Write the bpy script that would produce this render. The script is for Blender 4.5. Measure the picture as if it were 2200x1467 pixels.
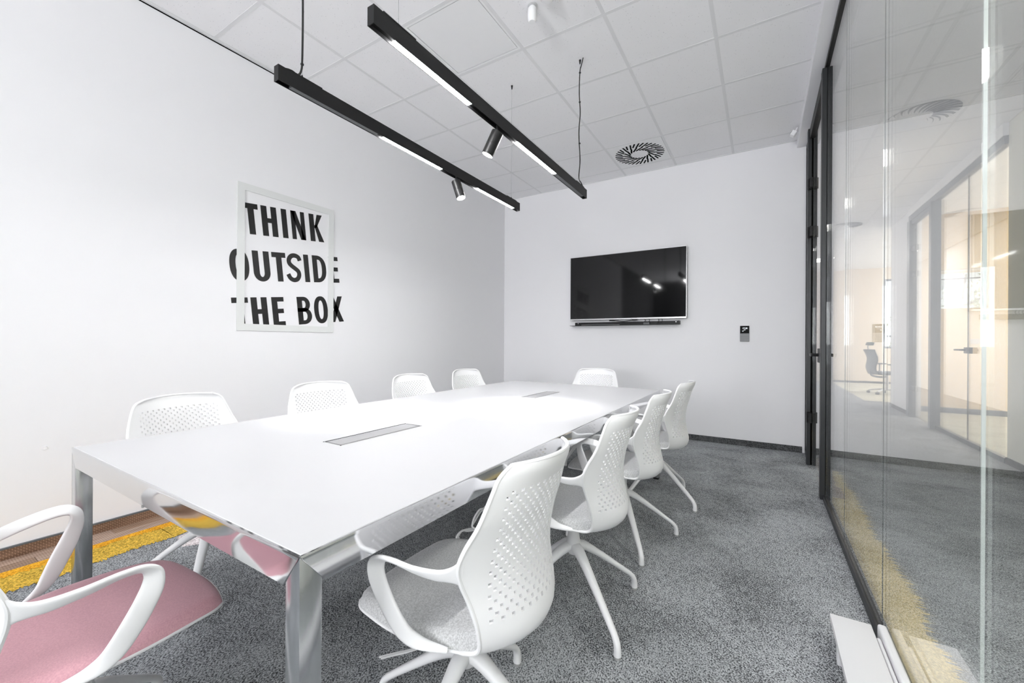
import bpy, bmesh, math, random
import numpy as np
from mathutils import Vector, Matrix
PI = math.pi
R = math.radians
random.seed(7)
scene = bpy.context.scene
for o in list(bpy.data.objects):
    bpy.data.objects.remove(o)
COL = scene.collection

# ------------------------------------------------------------------ camera
YAW, ROLL, CAMZ = 0.5486, 0.0057, 1.136
cam_d = bpy.data.cameras.new('camera')
cam_d.sensor_fit = 'HORIZONTAL'; cam_d.sensor_width = 36.0
cam_d.lens = 36.0 * 877.46 / 2200.0
cam_d.clip_start = 0.02; cam_d.clip_end = 200
cam = bpy.data.objects.new('camera', cam_d); COL.objects.link(cam)
cam.matrix_world = (Matrix.Translation((0, 0, CAMZ)) @ Matrix.Rotation(YAW, 4, 'Z')
                    @ Matrix.Rotation(PI / 2, 4, 'X') @ Matrix.Rotation(ROLL, 4, 'Z'))
scene.camera = cam

# ------------------------------------------------------------------ exposure, world, large lights
scene.view_settings.view_transform = 'Standard'
scene.view_settings.look = 'None'
scene.view_settings.gamma = 1.0
scene.view_settings.use_curve_mapping = False
scene.view_settings.exposure = 0.42

world = bpy.data.worlds.new('overcast_sky'); scene.world = world
world.use_nodes = True
wn = world.node_tree.nodes; wl = world.node_tree.links
wn['Background'].inputs['Color'].default_value = (0.93, 0.96, 1.0, 1)
wn['Background'].inputs['Strength'].default_value = 1.5

LED = 175.0           # radiance of the lit track modules
SPOT_W = 120.0        # watts of each track spot
REAR_FILL_W = 235.0      # watts of the added fill light behind the camera
def area_light(name, loc, rot, sx, sy, power, color=(1, 1, 1)):
    l = bpy.data.lights.new(name, 'AREA'); l.shape = 'RECTANGLE'
    l.size = sx; l.size_y = sy; l.energy = power; l.color = color
    o = bpy.data.objects.new(name, l); COL.objects.link(o)
    o.location = loc; o.rotation_euler = rot
    return o
# area lights as daylight; the rear and meeting room ones are added fill
area_light('rear_fill_light', (-1.15, -4.92, 1.65), (R(90 + 55), 0, R(-6)), 1.7, 1.9, REAR_FILL_W, (0.96, 0.97, 1.0))  # added fill light, tilted up to brighten the ceiling
area_light('office_daylight', (5.3, 12.6, 1.9), (0, R(90), 0), 2.2, 4.0, 90, (1.0, 0.95, 0.9))

area_light('meeting_room_fill', (5.40, 7.6, 1.9), (0, R(90), 0), 1.7, 2.5, 48, (1.0, 0.97, 0.92))  # added fill light to brighten the corridor and the glass

# ------------------------------------------------------------------ materials
def new_mat(name):
    m = bpy.data.materials.new(name); m.use_nodes = True
    return m, m.node_tree.nodes, m.node_tree.links, m.node_tree.nodes['Principled BSDF']
def simple(name, col, rough=0.5, metal=0.0, spec=0.5, bump=0.0, bscale=200.0):
    m, n, l, b = new_mat(name)
    b.inputs['Base Color'].default_value = (*col, 1)
    b.inputs['Roughness'].default_value = rough
    b.inputs['Metallic'].default_value = metal
    b.inputs['Specular IOR Level'].default_value = spec
    tc = n.new('ShaderNodeTexCoord'); no = n.new('ShaderNodeTexNoise')
    no.inputs['Scale'].default_value = bscale; no.inputs['Detail'].default_value = 3
    l.new(tc.outputs['Object'], no.inputs['Vector'])
    if bump > 0:
        bp = n.new('ShaderNodeBump'); bp.inputs['Strength'].default_value = bump
        bp.inputs['Distance'].default_value = 0.002
        l.new(no.outputs['Fac'], bp.inputs['Height']); l.new(bp.outputs['Normal'], b.inputs['Normal'])
    else:
        mr = n.new('ShaderNodeMapRange'); mr.inputs['To Min'].default_value = max(0.0, rough - 0.02)
        mr.inputs['To Max'].default_value = rough + 0.02
        l.new(no.outputs['Fac'], mr.inputs['Value']); l.new(mr.outputs['Result'], b.inputs['Roughness'])
    return m
def emit(name, col, s):
    m, n, l, b = new_mat(name)
    b.inputs['Base Color'].default_value = (*col, 1)
    b.inputs['Emission Color'].default_value = (*col, 1)
    b.inputs['Emission Strength'].default_value = s
    return m

M = {}
M['wall'] = simple('white_wall_paint', (0.88, 0.875, 0.895), 0.6, bump=0.05, bscale=300, spec=0.3)
M['rear_wall'] = simple('dark_grey_wall_paint', (0.13, 0.13, 0.133), 0.7)
M['cream'] = simple('cream_wall_paint', (0.80, 0.70, 0.58), 0.7)
M['tan'] = simple('tan_wall_paint', (0.74, 0.56, 0.33), 0.6)
M['offwhite'] = simple('offwhite_wall_paint', (0.80, 0.80, 0.73), 0.7)
M['grid'] = simple('ceiling_grid_white', (0.80, 0.80, 0.81), 0.6)
M['smooth'] = simple('smooth_white_panel', (0.90, 0.90, 0.91), 0.5)
M['plastic'] = simple('white_shell_plastic', (0.84, 0.84, 0.85), 0.38, spec=0.4)
M['white_metal'] = simple('white_coated_metal', (0.82, 0.82, 0.83), 0.35)
M['top'] = simple('white_laminate', (0.60, 0.60, 0.614), 0.24, spec=0.5)
M['black'] = simple('black_powder_coat', (0.008, 0.008, 0.0085), 0.45, spec=0.3)
M['anth'] = simple('anthracite_aluminium', (0.018, 0.020, 0.022), 0.42, metal=0.0, spec=0.4)
M['anth2'] = simple('grey_aluminium_frame', (0.11, 0.125, 0.14), 0.40)
M['groove'] = simple('black_groove', (0.002, 0.002, 0.002), 0.8, spec=0.05)
M['grey_mod'] = simple('grey_blank_module', (0.10, 0.105, 0.11), 0.35)
M['screen'] = simple('black_glass_screen', (0.002, 0.002, 0.0022), 0.06, spec=0.4)
M['silver'] = simple('silver_bezel', (0.62, 0.62, 0.63), 0.28, metal=0.9)
M['steel'] = simple('steel_wire', (0.45, 0.45, 0.46), 0.35, metal=0.8)
M['rubber'] = simple('black_rubber', (0.01, 0.01, 0.01), 0.6)
M['glide'] = simple('grey_glide', (0.35, 0.35, 0.35), 0.4)
M['ink'] = simple('black_vinyl_lettering', (0.006, 0.006, 0.006), 0.45)
M['frost'] = simple('translucent_white_border', (0.77, 0.78, 0.775), 0.35)
M['alu_lid'] = simple('brushed_aluminium_lid', (0.42, 0.42, 0.43), 0.45, metal=0.4)
M['chrome_fine'] = simple('bright_trim', (0.8, 0.8, 0.8), 0.15, metal=1.0)
M['cream_sw'] = simple('cream_switch', (0.55, 0.5, 0.44), 0.5)
M['mesh_grey'] = simple('grey_chair_mesh', (0.10, 0.115, 0.12), 0.7)
M['green'] = simple('dark_green_fabric', (0.03, 0.06, 0.045), 0.9)
M['bark'] = simple('tree_bark', (0.10, 0.07, 0.05), 0.9, bump=0.5, bscale=30)
M['leaf'] = simple('pale_green_leaves', (0.22, 0.30, 0.10), 0.6)
M['leaf2'] = simple('yellow_leaves', (0.50, 0.42, 0.12), 0.6)
M['led'] = emit('lit_led_diffuser', (1.0, 0.995, 1.0), LED)
M['fill_led'] = emit('added_fill_panel', (1.0, 0.98, 0.95), 28.0)  # glow of the added fill panels
M['spot_face'] = emit('lit_spot_lens', (1, 1, 1), 12.0)
M['screen_text'] = emit('lit_screen_digits', (0.9, 0.95, 1.0), 1.0)

def metal_mat(name, col, rough, aniso_scale):
    m, n, l, b = new_mat(name)
    b.inputs['Base Color'].default_value = (*col, 1); b.inputs['Metallic'].default_value = 1.0
    tc = n.new('ShaderNodeTexCoord'); mp = n.new('ShaderNodeMapping'); no = n.new('ShaderNodeTexNoise')
    mp.inputs['Scale'].default_value = aniso_scale
    no.inputs['Scale'].default_value = 40; no.inputs['Detail'].default_value = 2
    l.new(tc.outputs['Object'], mp.inputs['Vector']); l.new(mp.outputs['Vector'], no.inputs['Vector'])
    mr = n.new('ShaderNodeMapRange'); mr.inputs['To Min'].default_value = rough * 0.8; mr.inputs['To Max'].default_value = rough * 1.25
    l.new(no.outputs['Fac'], mr.inputs['Value']); l.new(mr.outputs['Result'], b.inputs['Roughness'])
    return m
M['rail'] = metal_mat('polished_aluminium_rail', (0.74, 0.745, 0.755), 0.07, (1, 1, 1))
M['leg'] = metal_mat('satin_aluminium_leg', (0.62, 0.63, 0.645), 0.16, (1, 1, 0.1))

# acoustic ceiling tile: fine pits in the surface
m, n, l, b = new_mat('speckled_acoustic_tile')
tc = n.new('ShaderNodeTexCoord'); oi = n.new('ShaderNodeObjectInfo'); va = n.new('ShaderNodeVectorMath'); va.operation = 'ADD'
sc = n.new('ShaderNodeVectorMath'); sc.operation = 'SCALE'; sc.inputs['Scale'].default_value = 3.0
l.new(oi.outputs['Location'], sc.inputs[0]); l.new(tc.outputs['Object'], va.inputs[0]); l.new(sc.outputs[0], va.inputs[1])
vo = n.new('ShaderNodeTexVoronoi'); vo.inputs['Scale'].default_value = 75; vo.inputs['Randomness'].default_value = 1
l.new(va.outputs[0], vo.inputs['Vector'])
no = n.new('ShaderNodeTexNoise'); no.inputs['Scale'].default_value = 45; no.inputs['Detail'].default_value = 2
l.new(va.outputs[0], no.inputs['Vector'])
r1 = n.new('ShaderNodeMapRange'); r1.inputs['From Min'].default_value = 0.08; r1.inputs['From Max'].default_value = 0.17
l.new(vo.outputs['Distance'], r1.inputs['Value'])
r2 = n.new('ShaderNodeMapRange'); r2.inputs['From Min'].default_value = 0.50; r2.inputs['From Max'].default_value = 0.56
r2.inputs['To Min'].default_value = 1; r2.inputs['To Max'].default_value = 0
l.new(no.outputs['Fac'], r2.inputs['Value'])
mx = n.new('ShaderNodeMath'); mx.operation = 'MAXIMUM'
l.new(r1.outputs['Result'], mx.inputs[0]); l.new(r2.outputs['Result'], mx.inputs[1])
mc = n.new('ShaderNodeMix'); mc.data_type = 'RGBA'
mc.inputs['A'].default_value = (0.50, 0.50, 0.51, 1); mc.inputs['B'].default_value = (0.93, 0.925, 0.94, 1)
l.new(mx.outputs[0], mc.inputs['Factor']); l.new(mc.outputs['Result'], b.inputs['Base Color'])
b.inputs['Roughness'].default_value = 0.9
M['tile'] = m

# carpets
def carpet(name, dark, light, mott=0.22, scale=195.0, fleck=None):
    m, n, l, b = new_mat(name)
    tc = n.new('ShaderNodeTexCoord')
    mp = n.new('ShaderNodeMapping'); mp.inputs['Scale'].default_value = (1.0, 0.75, 1); mp.inputs['Rotation'].default_value = (0, 0, R(35))
    l.new(tc.outputs['Object'], mp.inputs['Vector'])
    a = n.new('ShaderNodeTexNoise'); a.inputs['Scale'].default_value = scale; a.inputs['Detail'].default_value = 2; a.inputs['Roughness'].default_value = 0.7
    l.new(mp.outputs['Vector'], a.inputs['Vector'])
    c = n.new('ShaderNodeTexNoise'); c.inputs['Scale'].default_value = 2.6; c.inputs['Detail'].default_value = 5; c.inputs['Distortion'].default_value = 0.6
    l.new(tc.outputs['Object'], c.inputs['Vector'])
    c2 = n.new('ShaderNodeTexNoise'); c2.inputs['Scale'].default_value = 38; c2.inputs['Detail'].default_value = 2
    l.new(mp.outputs['Vector'], c2.inputs['Vector'])
    # factor = fine + mottling
    f1 = n.new('ShaderNodeMath'); f1.operation = 'MULTIPLY_ADD'; f1.inputs[1].default_value = mott
    l.new(c.outputs['Fac'], f1.inputs[0]); l.new(a.outputs['Fac'], f1.inputs[2])
    f2 = n.new('ShaderNodeMath'); f2.operation = 'MULTIPLY_ADD'; f2.inputs[1].default_value = 0.18
    l.new(c2.outputs['Fac'], f2.inputs[0]); l.new(f1.outputs[0], f2.inputs[2])
    mr = n.new('ShaderNodeMapRange'); mid = 0.5 + 0.5 * mott + 0.09
    mr.inputs['From Min'].default_value = mid - 0.105; mr.inputs['From Max'].default_value = mid + 0.105
    l.new(f2.outputs[0], mr.inputs['Value'])
    mc = n.new('ShaderNodeMix'); mc.data_type = 'RGBA'
    mc.inputs['A'].default_value = (*dark, 1); mc.inputs['B'].default_value = (*light, 1)
    l.new(mr.outputs['Result'], mc.inputs['Factor']); l.new(mc.outputs['Result'], b.inputs['Base Color'])
    b.inputs['Roughness'].default_value = 0.95; b.inputs['Specular IOR Level'].default_value = 0.1
    bp = n.new('ShaderNodeBump'); bp.inputs['Strength'].default_value = 0.6; bp.inputs['Distance'].default_value = 0.003
    l.new(a.outputs['Fac'], bp.inputs['Height']); l.new(bp.outputs['Normal'], b.inputs['Normal'])
    return m
M['carpet'] = carpet('mottled_grey_carpet', (0.05, 0.053, 0.056), (0.52, 0.54, 0.56))
M['carpet_side'] = carpet('grey_carpet_skirting', (0.012, 0.013, 0.014), (0.16, 0.165, 0.17))
M['yellow'] = carpet('yellow_carpet', (0.30, 0.20, 0.03), (0.95, 0.62, 0.10), 0.3)
M['yellow_pale'] = carpet('pale_yellow_carpet', (0.55, 0.42, 0.15), (1.0, 0.80, 0.40), 0.3)
M['orange'] = carpet('orange_carpet', (0.55, 0.22, 0.01), (1.0, 0.55, 0.05), 0.3)
M['pinkish'] = carpet('pale_pink_carpet', (0.35, 0.31, 0.31), (0.80, 0.74, 0.75), 0.3)
M['pale_floor'] = carpet('pale_beige_carpet', (0.45, 0.42, 0.33), (0.75, 0.72, 0.60), 0.3)

def vinyl(name, c1, c2):
    m, n, l, b = new_mat(name)
    tc = n.new('ShaderNodeTexCoord')
    mp = n.new('ShaderNodeMapping'); mp.inputs['Scale'].default_value = (14, 1.2, 14)
    l.new(tc.outputs['Object'], mp.inputs['Vector'])
    g = n.new('ShaderNodeTexNoise'); g.inputs['Scale'].default_value = 4; g.inputs['Detail'].default_value = 6
    l.new(mp.outputs['Vector'], g.inputs['Vector'])
    w1 = n.new('ShaderNodeTexWave'); w1.bands_direction = 'Y'; w1.inputs['Scale'].default_value = 32; w1.inputs['Distortion'].default_value = 0.6
    w2 = n.new('ShaderNodeTexWave'); w2.bands_direction = 'DIAGONAL'; w2.inputs['Scale'].default_value = 40
    l.new(tc.outputs['Object'], w1.inputs['Vector']); l.new(tc.outputs['Object'], w2.inputs['Vector'])
    mu = n.new('ShaderNodeMath'); mu.operation = 'MULTIPLY'
    l.new(w1.outputs['Fac'], mu.inputs[0]); l.new(w2.outputs['Fac'], mu.inputs[1])
    ad = n.new('ShaderNodeMath'); ad.operation = 'MULTIPLY_ADD'; ad.inputs[1].default_value = 0.5
    l.new(mu.outputs[0], ad.inputs[0]); l.new(g.outputs['Fac'], ad.inputs[2])
    mr = n.new('ShaderNodeMapRange'); mr.inputs['From Min'].default_value = 0.35; mr.inputs['From Max'].default_value = 0.95
    l.new(ad.outputs[0], mr.inputs['Value'])
    mc = n.new('ShaderNodeMix'); mc.data_type = 'RGBA'
    mc.inputs['A'].default_value = (*c2, 1); mc.inputs['B'].default_value = (*c1, 1)
    l.new(mr.outputs['Result'], mc.inputs['Factor']); l.new(mc.outputs['Result'], b.inputs['Base Color'])
    b.inputs['Roughness'].default_value = 0.5
    return m
M['vinyl1'] = vinyl('woven_brown_vinyl', (0.34, 0.21, 0.14), (0.13, 0.07, 0.04))
M['vinyl2'] = vinyl('woven_beige_vinyl', (0.55, 0.42, 0.34), (0.27, 0.17, 0.12))
M['vinyl3'] = vinyl('woven_tan_vinyl', (0.45, 0.31, 0.22), (0.2, 0.12, 0.08))

def felt(name, c1, c2, sc_=260):
    m, n, l, b = new_mat(name)
    tc = n.new('ShaderNodeTexCoord')
    a = n.new('ShaderNodeTexNoise'); a.inputs['Scale'].default_value = sc_; a.inputs['Detail'].default_value = 5; a.inputs['Roughness'].default_value = 0.65
    l.new(tc.outputs['Object'], a.inputs['Vector'])
    mr = n.new('ShaderNodeMapRange'); mr.inputs['From Min'].default_value = 0.38; mr.inputs['From Max'].default_value = 0.62
    l.new(a.outputs['Fac'], mr.inputs['Value'])
    mc = n.new('ShaderNodeMix'); mc.data_type = 'RGBA'
    mc.inputs['A'].default_value = (*c1, 1); mc.inputs['B'].default_value = (*c2, 1)
    l.new(mr.outputs['Result'], mc.inputs['Factor']); l.new(mc.outputs['Result'], b.inputs['Base Color'])
    b.inputs['Roughness'].default_value = 0.9
    b.inputs['Sheen Weight'].default_value = 0.2
    bp = n.new('ShaderNodeBump'); bp.inputs['Strength'].default_value = 0.25; bp.inputs['Distance'].default_value = 0.001
    l.new(a.outputs['Fac'], bp.inputs['Height']); l.new(bp.outputs['Normal'], b.inputs['Normal'])
    return m
M['felt'] = felt('grey_felt', (0.42, 0.425, 0.43), (0.64, 0.645, 0.65), 260)
M['pink'] = felt('dusty_pink_felt', (0.64, 0.345, 0.40), (0.74, 0.42, 0.475), 300)

# clear architectural glass: reflection by viewing angle, rest goes straight through
def glass_mat(name, tint, f0=0.13):
    m = bpy.data.materials.new(name); m.use_nodes = True
    n = m.node_tree.nodes; l = m.node_tree.links; n.clear()
    out = n.new('ShaderNodeOutputMaterial'); mix = n.new('ShaderNodeMixShader')
    tr = n.new('ShaderNodeBsdfTransparent'); tr.inputs['Color'].default_value = (*tint, 1)
    gl = n.new('ShaderNodeBsdfGlossy'); gl.inputs['Roughness'].default_value = 0.0; gl.inputs['Color'].default_value = (1, 1, 1, 1)
    geo = n.new('ShaderNodeNewGeometry'); dt = n.new('ShaderNodeVectorMath'); dt.operation = 'DOT_PRODUCT'
    l.new(geo.outputs['Incoming'], dt.inputs[0]); l.new(geo.outputs['True Normal'], dt.inputs[1])
    ab = n.new('ShaderNodeMath'); ab.operation = 'ABSOLUTE'; l.new(dt.outputs['Value'], ab.inputs[0])
    su = n.new('ShaderNodeMath'); su.operation = 'SUBTRACT'; su.inputs[0].default_value = 1; l.new(ab.outputs[0], su.inputs[1]); su.use_clamp = True
    po = n.new('ShaderNodeMath'); po.operation = 'POWER'; po.inputs[1].default_value = 5; l.new(su.outputs[0], po.inputs[0])
    ma = n.new('ShaderNodeMath'); ma.operation = 'MULTIPLY_ADD'; ma.inputs[1].default_value = 1 - f0; ma.inputs[2].default_value = f0
    l.new(po.outputs[0], ma.inputs[0])
    l.new(ma.outputs[0], mix.inputs['Fac']); l.new(tr.outputs[0], mix.inputs[1]); l.new(gl.outputs[0], mix.inputs[2])
    l.new(mix.outputs[0], out.inputs['Surface'])
    return m
M['glass'] = glass_mat('clear_glass', (0.985, 0.995, 0.99))
M['glass_edge'] = simple('dark_glass_seal', (0.05, 0.06, 0.06), 0.15)
M['glass_edge2'] = simple('pale_glass_edge', (0.75, 0.80, 0.78), 0.1)

# ------------------------------------------------------------------ helpers
def props(o, label=None, cat=None, group=None, kind=None):
    if label: o['label'] = label
    if cat: o['category'] = cat
    if group: o['group'] = group
    if kind: o['kind'] = kind
    return o
def mesh_of(name, bm, mat, smooth=False, angle=None):
    me = bpy.data.meshes.new(name); bm.normal_update(); bm.to_mesh(me); bm.free()
    if mat is not None:
        for mm in (mat if isinstance(mat, (list, tuple)) else [mat]): me.materials.append(M[mm] if isinstance(mm, str) else mm)
    if smooth:
        me.shade_smooth()
        if angle: me.set_sharp_from_angle(angle=R(angle))
    return me
def obj(name, bm, mat, parent=None, smooth=False, angle=35, world=False, kind=None, label=None):
    """link ONE mesh object; world=True: geometry given in world coordinates"""
    if world and parent is not None:
        bmesh.ops.transform(bm, matrix=parent.matrix_basis.inverted(), verts=bm.verts)
    me = mesh_of(name, bm, mat, smooth, angle if smooth else None)
    o = bpy.data.objects.new(name, me); COL.objects.link(o)
    if parent is not None: o.parent = parent
    if kind: o['kind'] = kind
    if label: o['label'] = label
    return o
def link_mesh(name, me, parent=None, loc=(0, 0, 0), rz=0.0, kind=None, label=None):
    o = bpy.data.objects.new(name, me); COL.objects.link(o); o.location = loc; o.rotation_euler = (0, 0, rz)
    if parent is not None: o.parent = parent
    if kind: o['kind'] = kind
    if label: o['label'] = label
    return o
def thing(name, label, cat, loc=(0, 0, 0), rz=0.0, group=None):
    o = bpy.data.objects.new(name, None); COL.objects.link(o)
    o.empty_display_size = 0.1; o.location = loc; o.rotation_euler = (0, 0, rz)
    return props(o, label, cat, group)
def structure(name, label=None, loc=(0, 0, 0)):
    o = bpy.data.objects.new(name, None); COL.objects.link(o); o.location = loc
    return props(o, label, None, None, 'structure')
def box(bm, x0, x1, y0, y1, z0, z1, bev=0.0, seg=2):
    g = bmesh.ops.create_cube(bm, size=1.0)
    vs = g['verts']
    bmesh.ops.scale(bm, vec=(x1 - x0, y1 - y0, z1 - z0), verts=vs)
    bmesh.ops.translate(bm, vec=((x0 + x1) / 2, (y0 + y1) / 2, (z0 + z1) / 2), verts=vs)
    if bev > 0:
        es = list({e for v in vs for e in v.link_edges})
        bmesh.ops.bevel(bm, geom=es, offset=bev, segments=seg, profile=0.5, affect='EDGES')
    return bm
def BX(x0, x1, y0, y1, z0, z1, bev=0.0, seg=2):
    return box(bmesh.new(), x0, x1, y0, y1, z0, z1, bev, seg)
def cyl(bm, p0, p1, r0, r1=None, seg=20, cap=True):
    p0 = Vector(p0); p1 = Vector(p1); r1 = r0 if r1 is None else r1
    d = (p1 - p0); L = d.length
    q = Vector((0, 0, 1)).rotation_difference(d.normalized()).to_matrix().to_4x4()
    bmesh.ops.create_cone(bm, cap_ends=cap, segments=seg, radius1=r0, radius2=r1, depth=L,
                          matrix=Matrix.Translation((p0 + p1) / 2) @ q)
    return bm
def lathe(bm, prof, seg=24, c=(0, 0, 0)):
    rings = []
    for r, z in prof:
        rings.append([bm.verts.new((c[0] + r * math.cos(2 * PI * i / seg), c[1] + r * math.sin(2 * PI * i / seg), c[2] + z)) for i in range(seg)])
    for a, b_ in zip(rings, rings[1:]):
        for i in range(seg):
            bm.faces.new((a[i], a[(i + 1) % seg], b_[(i + 1) % seg], b_[i]))
    bm.faces.new(rings[0][::-1]); bm.faces.new(rings[-1])
    return bm
def catmull(P, n):
    P = [np.array(p, float) for p in P]
    P = [2 * P[0] - P[1]] + P + [2 * P[-1] - P[-2]]
    out = []
    for i in range(1, len(P) - 2):
        for k in range(n):
            t = k / n
            out.append(0.5 * ((2 * P[i]) + (-P[i - 1] + P[i + 1]) * t + (2 * P[i - 1] - 5 * P[i] + 4 * P[i + 1] - P[i + 2]) * t * t
                              + (-P[i - 1] + 3 * P[i] - 3 * P[i + 1] + P[i + 2]) * t ** 3))
    out.append(P[-2])
    return out
def sweep(bm, pts, width_dirs, widths, thicks, nseg=12, power=2.6):
    """sweep a rounded-rectangle (superellipse) section along pts"""
    rings = []
    N = len(pts)
    for i in range(N):
        p = Vector(pts[i]); t = Vector(pts[min(i + 1, N - 1)]) - Vector(pts[max(i - 1, 0)]); t.normalize()
        w = Vector(width_dirs[i]); w = (w - t * w.dot(t)).normalized(); nn = t.cross(w)
        ring = []
        for k in range(nseg):
            a = 2 * PI * k / nseg; ca, sa = math.cos(a), math.sin(a)
            x = math.copysign(abs(ca) ** (2 / power), ca) * widths[i] / 2
            y = math.copysign(abs(sa) ** (2 / power), sa) * thicks[i] / 2
            ring.append(bm.verts.new(p + w * x + nn * y))
        rings.append(ring)
    for a, b_ in zip(rings, rings[1:]):
        for k in range(nseg):
            bm.faces.new((a[k], a[(k + 1) % nseg], b_[(k + 1) % nseg], b_[k]))
    bm.faces.new(rings[0][::-1]); bm.faces.new(rings[-1])
    return bm
def tube(bm, pts, r, seg=8, n=6, smooth=True):
    P = catmull(pts, n) if smooth and len(pts) > 2 else [np.array(p, float) for p in pts]
    rr = r if isinstance(r, (list, tuple)) else None
    if rr is not None:
        rs = list(np.interp(np.linspace(0, len(rr) - 1, len(P)), range(len(rr)), rr))
    else: rs = [r] * len(P)
    # parallel transport frame
    w = Vector((1, 0, 0)); dirs = []
    for i in range(len(P)):
        t = Vector(P[min(i + 1, len(P) - 1)]) - Vector(P[max(i - 1, 0)]); t.normalize()
        if abs(w.dot(t)) > 0.95: w = Vector((0, 1, 0)) if abs(t.y) < 0.9 else Vector((0, 0, 1))
        w = (w - t * w.dot(t)).normalized(); dirs.append(w.copy())
    return sweep(bm, P, dirs, [2 * q for q in rs], [2 * q for q in rs], seg, 2.0)
def copy_tree(o, parent=None):
    c = o.copy(); COL.objects.link(c)
    if parent is not None: c.parent = parent
    for ch in list(o.children): copy_tree(ch, c)
    return c

# ------------------------------------------------------------------ room constants
XW, XG = -3.305, 0.403
YB, YR = 5.18, -5.00
HC = 3.248
XC2 = 2.0           # corridor's far side
YE = 15.3           # end wall of the open office

# ------------------------------------------------------------------ floor
floor = obj('floor', BX(XW - 0.2, 6.0, YR - 0.2, YE + 0.2, -0.12, 0.0), 'carpet'); props(floor, 'mottled grey carpet floor of the meeting room and corridor', None, None, 'structure')
# woven vinyl planks along the left wall
xs = [(-3.293, -3.213), (-3.211, -3.131)]
k = 0
for row, (a, b_) in enumerate(xs):
    y = -1.03 - row * 0.31
    while y < 2.2:
        y1 = min(y + 0.62, 2.2); y0 = max(y, -1.03)
        if y1 - y0 > 0.05:
            obj('vinyl_plank', BX(a, b_, y0, y1 - 0.002, 0.0, 0.004, 0.0006, 1), ['vinyl2', 'vinyl3', 'vinyl2', 'vinyl1'][(k * 3 + row) % 4], floor)
            k += 1
        y += 0.62
def strip(x0, x1, y0, y1, z, jl=0.0, jr=0.0, step=0.006, seed=1, slant=0.0):
    rnd = random.Random(seed); bm = bmesh.new(); prev = None
    n_ = int((y1 - y0) / step)
    for i in range(n_ + 1):
        y = y0 + i * step
        a = x0 + jl * (rnd.random() - 0.5) + slant * i / n_; c = x1 + jr * (rnd.random() - 0.5) + (0.008 * math.sin(y * 5.3) + 0.006 * math.sin(y * 13.1)) * (jr > 0) + slant * i / n_
        v = (bm.verts.new((a, y, z)), bm.verts.new((c, y, z)))
        if prev: bm.faces.new((prev[0], prev[1], v[1], v[0]))
        prev = v
    return bm
obj('orange_carpet_strip', strip(-3.131, -3.06, -1.0, 1.35, 0.0035, 0, 0.03, seed=3), 'orange', floor, label='narrow orange band of the carpet inlay')
obj('yellow_carpet_strip', strip(-3.09, -2.875, -1.0, 1.0, 0.0025, 0, 0.035, seed=4), 'yellow', floor, label='yellow band of the carpet inlay')
bm = bmesh.new(); vs = [bm.verts.new(p) for p in ((-3.09, 0.995, 0.0025), (-2.875, 0.995, 0.0025), (-3.06, 1.7, 0.0025), (-3.09, 1.7, 0.0025))]; bm.faces.new(vs)
obj('yellow_carpet_strip', bm, 'yellow', floor, label='tapering end of the yellow carpet inlay')
bm = bmesh.new(); vs = [bm.verts.new(p) for p in ((-2.86, 1.0, 0.0028), (-2.70, 0.97, 0.0028), (-2.60, 1.10, 0.0028), (-2.72, 1.7, 0.0028), (-3.04, 1.7, 0.0028))]; bm.faces.new(vs)
obj('pink_carpet_patch', bm, 'pinkish', floor, label='pale pink patch of the carpet inlay')
obj('yellow_carpet_strip', strip(XG + 0.03, 0.585, -0.5, 4.60, 0.0025, 0, 0.05, 0.006, seed=9), 'yellow_pale', floor, label='yellow band running along the glass in the corridor')
obj('tan_carpet_strip', strip(XG + 0.03, 0.52, 3.8, 5.0, 0.004, 0, 0.03, 0.03, seed=11), 'vinyl3', floor, label='tan band by the glass door')
obj('pale_carpet', BX(XC2 + 0.06, 5.5, 5.8, 9.47, 0.0, 0.004), 'pale_floor', floor, label='pale beige carpet of the room across the corridor')
obj('pale_carpet', BX(1.75, 5.5, 10.6, YE, 0.0, 0.004), 'pale_floor', floor, label='pale beige carpet of the open office')

# ------------------------------------------------------------------ walls
def wall(name, bm, mat, label=None): 
    o = obj(name, bm, mat); return props(o, label, None, None, 'structure')
wl_left = wall('wall_left', BX(XW - 0.12, XW, -1.0, YB + 0.12, 0, HC + 0.1), 'wall', 'white painted long wall with the lettering')
wall('wall_left_rear', BX(XW - 0.12, XW, YR - 0.12, -1.0, 0, HC + 0.1), 'rear_wall')
wall('wall_back', BX(XW, XG + 0.06, YB, YB + 0.12, 0, HC + 0.1), 'wall', 'white painted end wall with the television')
bm = bmesh.new()
wx0, wx1, wz0, wz1 = -2.10, -0.20, 0.60, 2.80
box(bm, wx1, XG + 0.02, YR - 0.12, YR, 0, HC + 0.1)
box(bm, wx0, wx1, YR - 0.12, YR, 0, wz0); box(bm, wx0, wx1, YR - 0.12, YR, wz1, HC + 0.1)
wall('wall_rear', bm, 'wall')
wall('wall_rear_left', BX(XW, wx0, YR - 0.12, YR, 0, HC + 0.1), 'rear_wall')
win = structure('added_rear_window')  # unseen window, added to let fill light into the room
bm = bmesh.new()
for a in (wx0, (wx0 + wx1) / 2 - 0.02, wx1 - 0.04): box(bm, a, a + 0.04, YR - 0.10, YR - 0.05, wz0, wz1)
box(bm, wx0, wx1, YR - 0.10, YR - 0.05, wz0, wz0 + 0.04); box(bm, wx0, wx1, YR - 0.10, YR - 0.05, wz1 - 0.04, wz1)
obj('window_frame', bm, 'anth', win); obj('window_sill', BX(wx0 - 0.03, wx1 + 0.03, YR - 0.02, YR + 0.12, wz0 - 0.03, wz0, 0.004), 'white_metal', win)

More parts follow.
